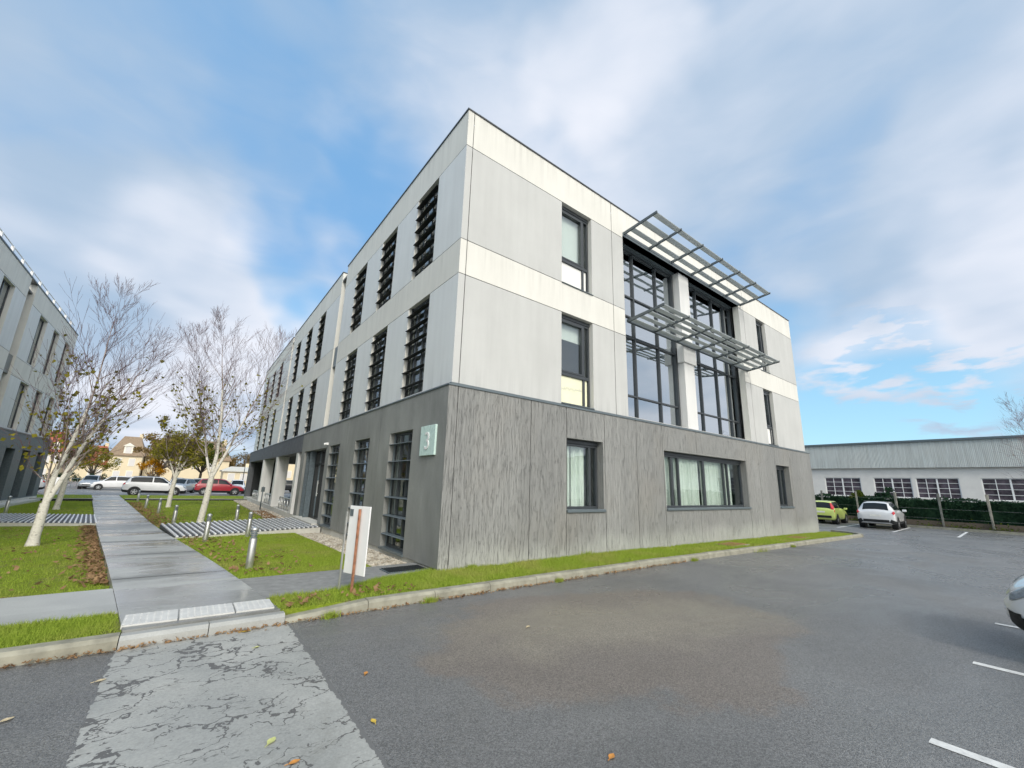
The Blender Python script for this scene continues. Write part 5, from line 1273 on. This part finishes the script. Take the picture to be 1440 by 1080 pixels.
sets = [
 blades(52000, lambda n_, y: rs.uniform(-2.86, 6, n_), U(-1.21, -.13), .12, .025, .075, .008, inside_path),
 blades(40000, lambda n_, y: rs.uniform(6, 20.6, n_), U(-1.21, -.13), .12, .025, .075, .013),
 blades(3500, lambda n_, y: rs.uniform(-1.9, -.1, n_), U(-.55, .13), .12, .025, .075, .008, inside_path),
 blades(26000, lambda n_, y: -9+rs.rand(n_)*(pL(y)-.04+9), U(-1.19, -.43), .115, .025, .07, .008),
 blades(60000, lambda n_, y: pR(y)+rs.rand(n_)*(-1.0-pR(y)), U(.88, 7.9), .11, .018, .05, .009),
 blades(30000, lambda n_, y: pR(y)+rs.rand(n_)*(-1.0-pR(y)), U(11.6, 31), .11, .02, .06, .02),
 blades(70000, lambda n_, y: -11.4+rs.rand(n_)*(pL(y)-.02+11.4), U(1.0, 13.8), .04, .018, .055, .011),
 blades(22000, lambda n_, y: -11.4+rs.rand(n_)*(pL(y)-.02+11.4), U(18.1, 31), .06, .02, .06, .022),
 blades(16000, lambda n_, y: rs.uniform(-14, 4, n_), U(31.2, 38.3), .17, .02, .06, .03, lambda x, y: (x < pL(y)) | (x > pR(y)))]
V = np.concatenate(sets)
tag(fastmesh('grass', V, np.arange(len(V)).reshape(-1, 3), m_grass), 'short damp grass covering the lawns and the verge', 'grass', kind='stuff')
# tufts of weeds against the kerb and wall
wp = [(10.2, -1.42, .16), (3.8, -.2, .10), (-.9, -1.42, .05), (6.4, -1.42, .05), (1.7, -1.42, .04), (12.8, -1.42, .06), (-2.3, -1.42, .05), (.6, -.18, .06)]
q = []
for (x_, y_, r_) in wp:
    q.append(blades(260, lambda n_, y: x_+rs.normal(0, r_, n_), lambda n_: y_+rs.normal(0, r_*.35, n_), .0 if y_ < -1.3 else .12, .03, .05+r_*.9, .010))
V = np.concatenate(q); tag(fastmesh('weeds', V, np.arange(len(V)).reshape(-1, 3), m_grass), 'small green weed tufts along the kerb and wall foot', 'weeds', kind='stuff')
# pebbles along the wall
ico = bmesh.new(); bmesh.ops.create_icosphere(ico, subdivisions=1, radius=1.0); iv = np.array([v.co[:] for v in ico.verts]); ifc = np.array([[v.index for v in f.verts] for f in ico.faces]); ico.free()
def pebbles(n_, xf, yf, off, s0, s1):
    y = yf(n_); x = xf(n_, y); sc = rs.uniform(s0, s1, (n_, 1, 1))*np.stack([rs.uniform(.8, 1.5, n_), rs.uniform(.7, 1.1, n_), rs.uniform(.45, .8, n_)], 1)[:, None, :]
    a = rs.uniform(0, 6.283, n_); c, s_ = np.cos(a)[:, None], np.sin(a)[:, None]; P_ = iv[None]*sc*(1+rs.normal(0, .10, (n_, len(iv), 1)))
    X = P_[..., 0]*c-P_[..., 1]*s_; Y = P_[..., 0]*s_+P_[..., 1]*c
    return np.stack([X+x[:, None], Y+y[:, None], P_[..., 2]+(Tv(x, y)+off)[:, None]], -1)
g1 = pebbles(3200, lambda n_, y: (-1.28+.022*y)+rs.rand(n_)**.9*1.13, U(.9, 8.2), .055, .022, .05)
g2 = pebbles(2600, lambda n_, y: rs.uniform(-.95, -.14, n_), U(12.4, 31), .135, .03, .07)
V = np.concatenate([g1, g2]); nb = len(V); Fc = (ifc[None]+(np.arange(nb)*len(iv))[:, None, None]).reshape(-1, 3)
tag(fastmesh('pebbles', V.reshape(-1, 3), Fc, m_gravel, smooth=True), 'beige pebbles laid along the foot of the long wall', 'pebbles', kind='stuff')
# leaf litter against the path edge and scattered on the lawns
def leafq(P_, sz):
    m_ = len(P_); a = rs.uniform(0, 6.283, m_); tilt = rs.normal(0, .35, (m_, 2)); d = np.stack([np.cos(a), np.sin(a), tilt[:, 0]], 1); e = np.stack([-np.sin(a), np.cos(a), tilt[:, 1]], 1); s_ = sz*rs.uniform(.6, 1.3, (m_, 1)); up = np.array([0, 0, 1.0])*s_*.22
    return np.stack([P_-d*s_*.6+up*rs.uniform(0, 1, (m_, 1)), P_+e*s_*.38, P_+d*s_*.6+up*rs.uniform(0, 1, (m_, 1)), P_-e*s_*.38], 1).reshape(-1, 3)
def pts(x, y, off): return np.stack([x, y, Tv(x, y)+off+rs.uniform(0, .03, len(x))], 1)
y = rs.uniform(1.7, 13.8, 1500); a1 = pts(pL(y)-.03-np.abs(rs.normal(0, .17, 1500)), y, .06)
y = rs.uniform(1.2, 13.5, 420); a2 = pts(-11+rs.rand(420)*(pL(y)+11), y, .075)
y = rs.uniform(12.3, 19, 900); a3 = pts(-.45-np.abs(rs.normal(0, .3, 900)), y, .15)
y = rs.uniform(12, 28, 1400); a4 = pts(pR(y)+np.abs(rs.normal(0, .45, 1400)), y, .13)
y = rs.uniform(1, 7.6, 260); a5 = pts(pR(y)+.03+np.abs(rs.normal(0, .7, 260)), y, .14)
x = rs.uniform(-2.8, -1.0, 60); a6 = pts(x, -1.2+rs.rand(60)*.5, .15)
V = leafq(np.concatenate([a1, a2, a3, a4, a5, a6]), .07)
tag(fastmesh('leaf_litter', V, np.arange(len(V)).reshape(-1, 4), m_litter), 'brown dead birch leaves drifted along the path edges', 'leaf litter', kind='stuff')
# kerb-foot grit and moss
y = -1.385-np.abs(rs.normal(0, .035, 1500)); x = rs.uniform(-12, 6, 1500); V = leafq(pts(x, y, .005), .035)
tag(fastmesh('gutter_litter', V, np.arange(len(V)).reshape(-1, 4), m_litter), 'fine brown litter gathered at the foot of the kerb', 'leaf litter', kind='stuff')
# single leaves lying on the tarmac
def leaf_obj(label, x, y, rz, sz, mt):
    mb = MB(); prof = [(-.62, 0), (-.45, .16), (-.15, .34), (.15, .33), (.42, .18), (.62, .02), (.42, -.16), (.15, -.31), (-.15, -.33), (-.45, -.17)]
    sz *= .72
    V_ = [(a*sz, b*sz, .010+.10*sz*(abs(b)*1.6+a*a*.5)) for a, b in prof]
    c = (0, 0, .008)
    for a, b in zip(V_, V_[1:]+V_[:1]): mb.poly([c, a, b])
    mb.tube((-.60*sz, 0, .012), (-.95*sz, .05*sz, .010), .0025, .002, 5)
    o = mb.build('fallen_leaf', mt); o.location = (x, y, T(x, y)); o.rotation_euler = (0, 0, rz); tag(o, label, 'leaf')
LV = [('buff fallen leaf at the left edge of the cracked crossing', -4.30, -2.14, .3, .09, 2), ('buff fallen leaf on the dark asphalt left of the crossing', -4.72, -2.56, .6, .09, 2), ('lime fallen leaf on the upper part of the cracked crossing', -3.16, -2.01, .2, .065, 3),
      ('orange fallen leaf on the asphalt right of the crossing', -2.44, -3.18, 1.0, .075, 1), ('yellow fallen leaf near the camera right of the crossing', -2.65, -3.96, 1.6, .075, 0), ('large lime fallen leaf in the middle of the cracked crossing', -3.28, -3.82, .9, .10, 3),
      ('orange fallen leaf at the near end of the cracked crossing', -3.2, -4.13, .1, .08, 1), ('big yellow fallen leaf lying on the dropped kerb', -3.2, -1.45, .0, .11, 0), ('pale scrap-like leaf alone on the open asphalt before the wall', -.38, -3.0, .4, .09, 2), ('orange fallen leaf at the bottom edge on the open asphalt', -1.53, -5.2, .3, .08, 1)]
for lab, x_, y_, a, s_, k in LV: leaf_obj(lab, x_, y_, a, s_, m_leaf_fall[k])
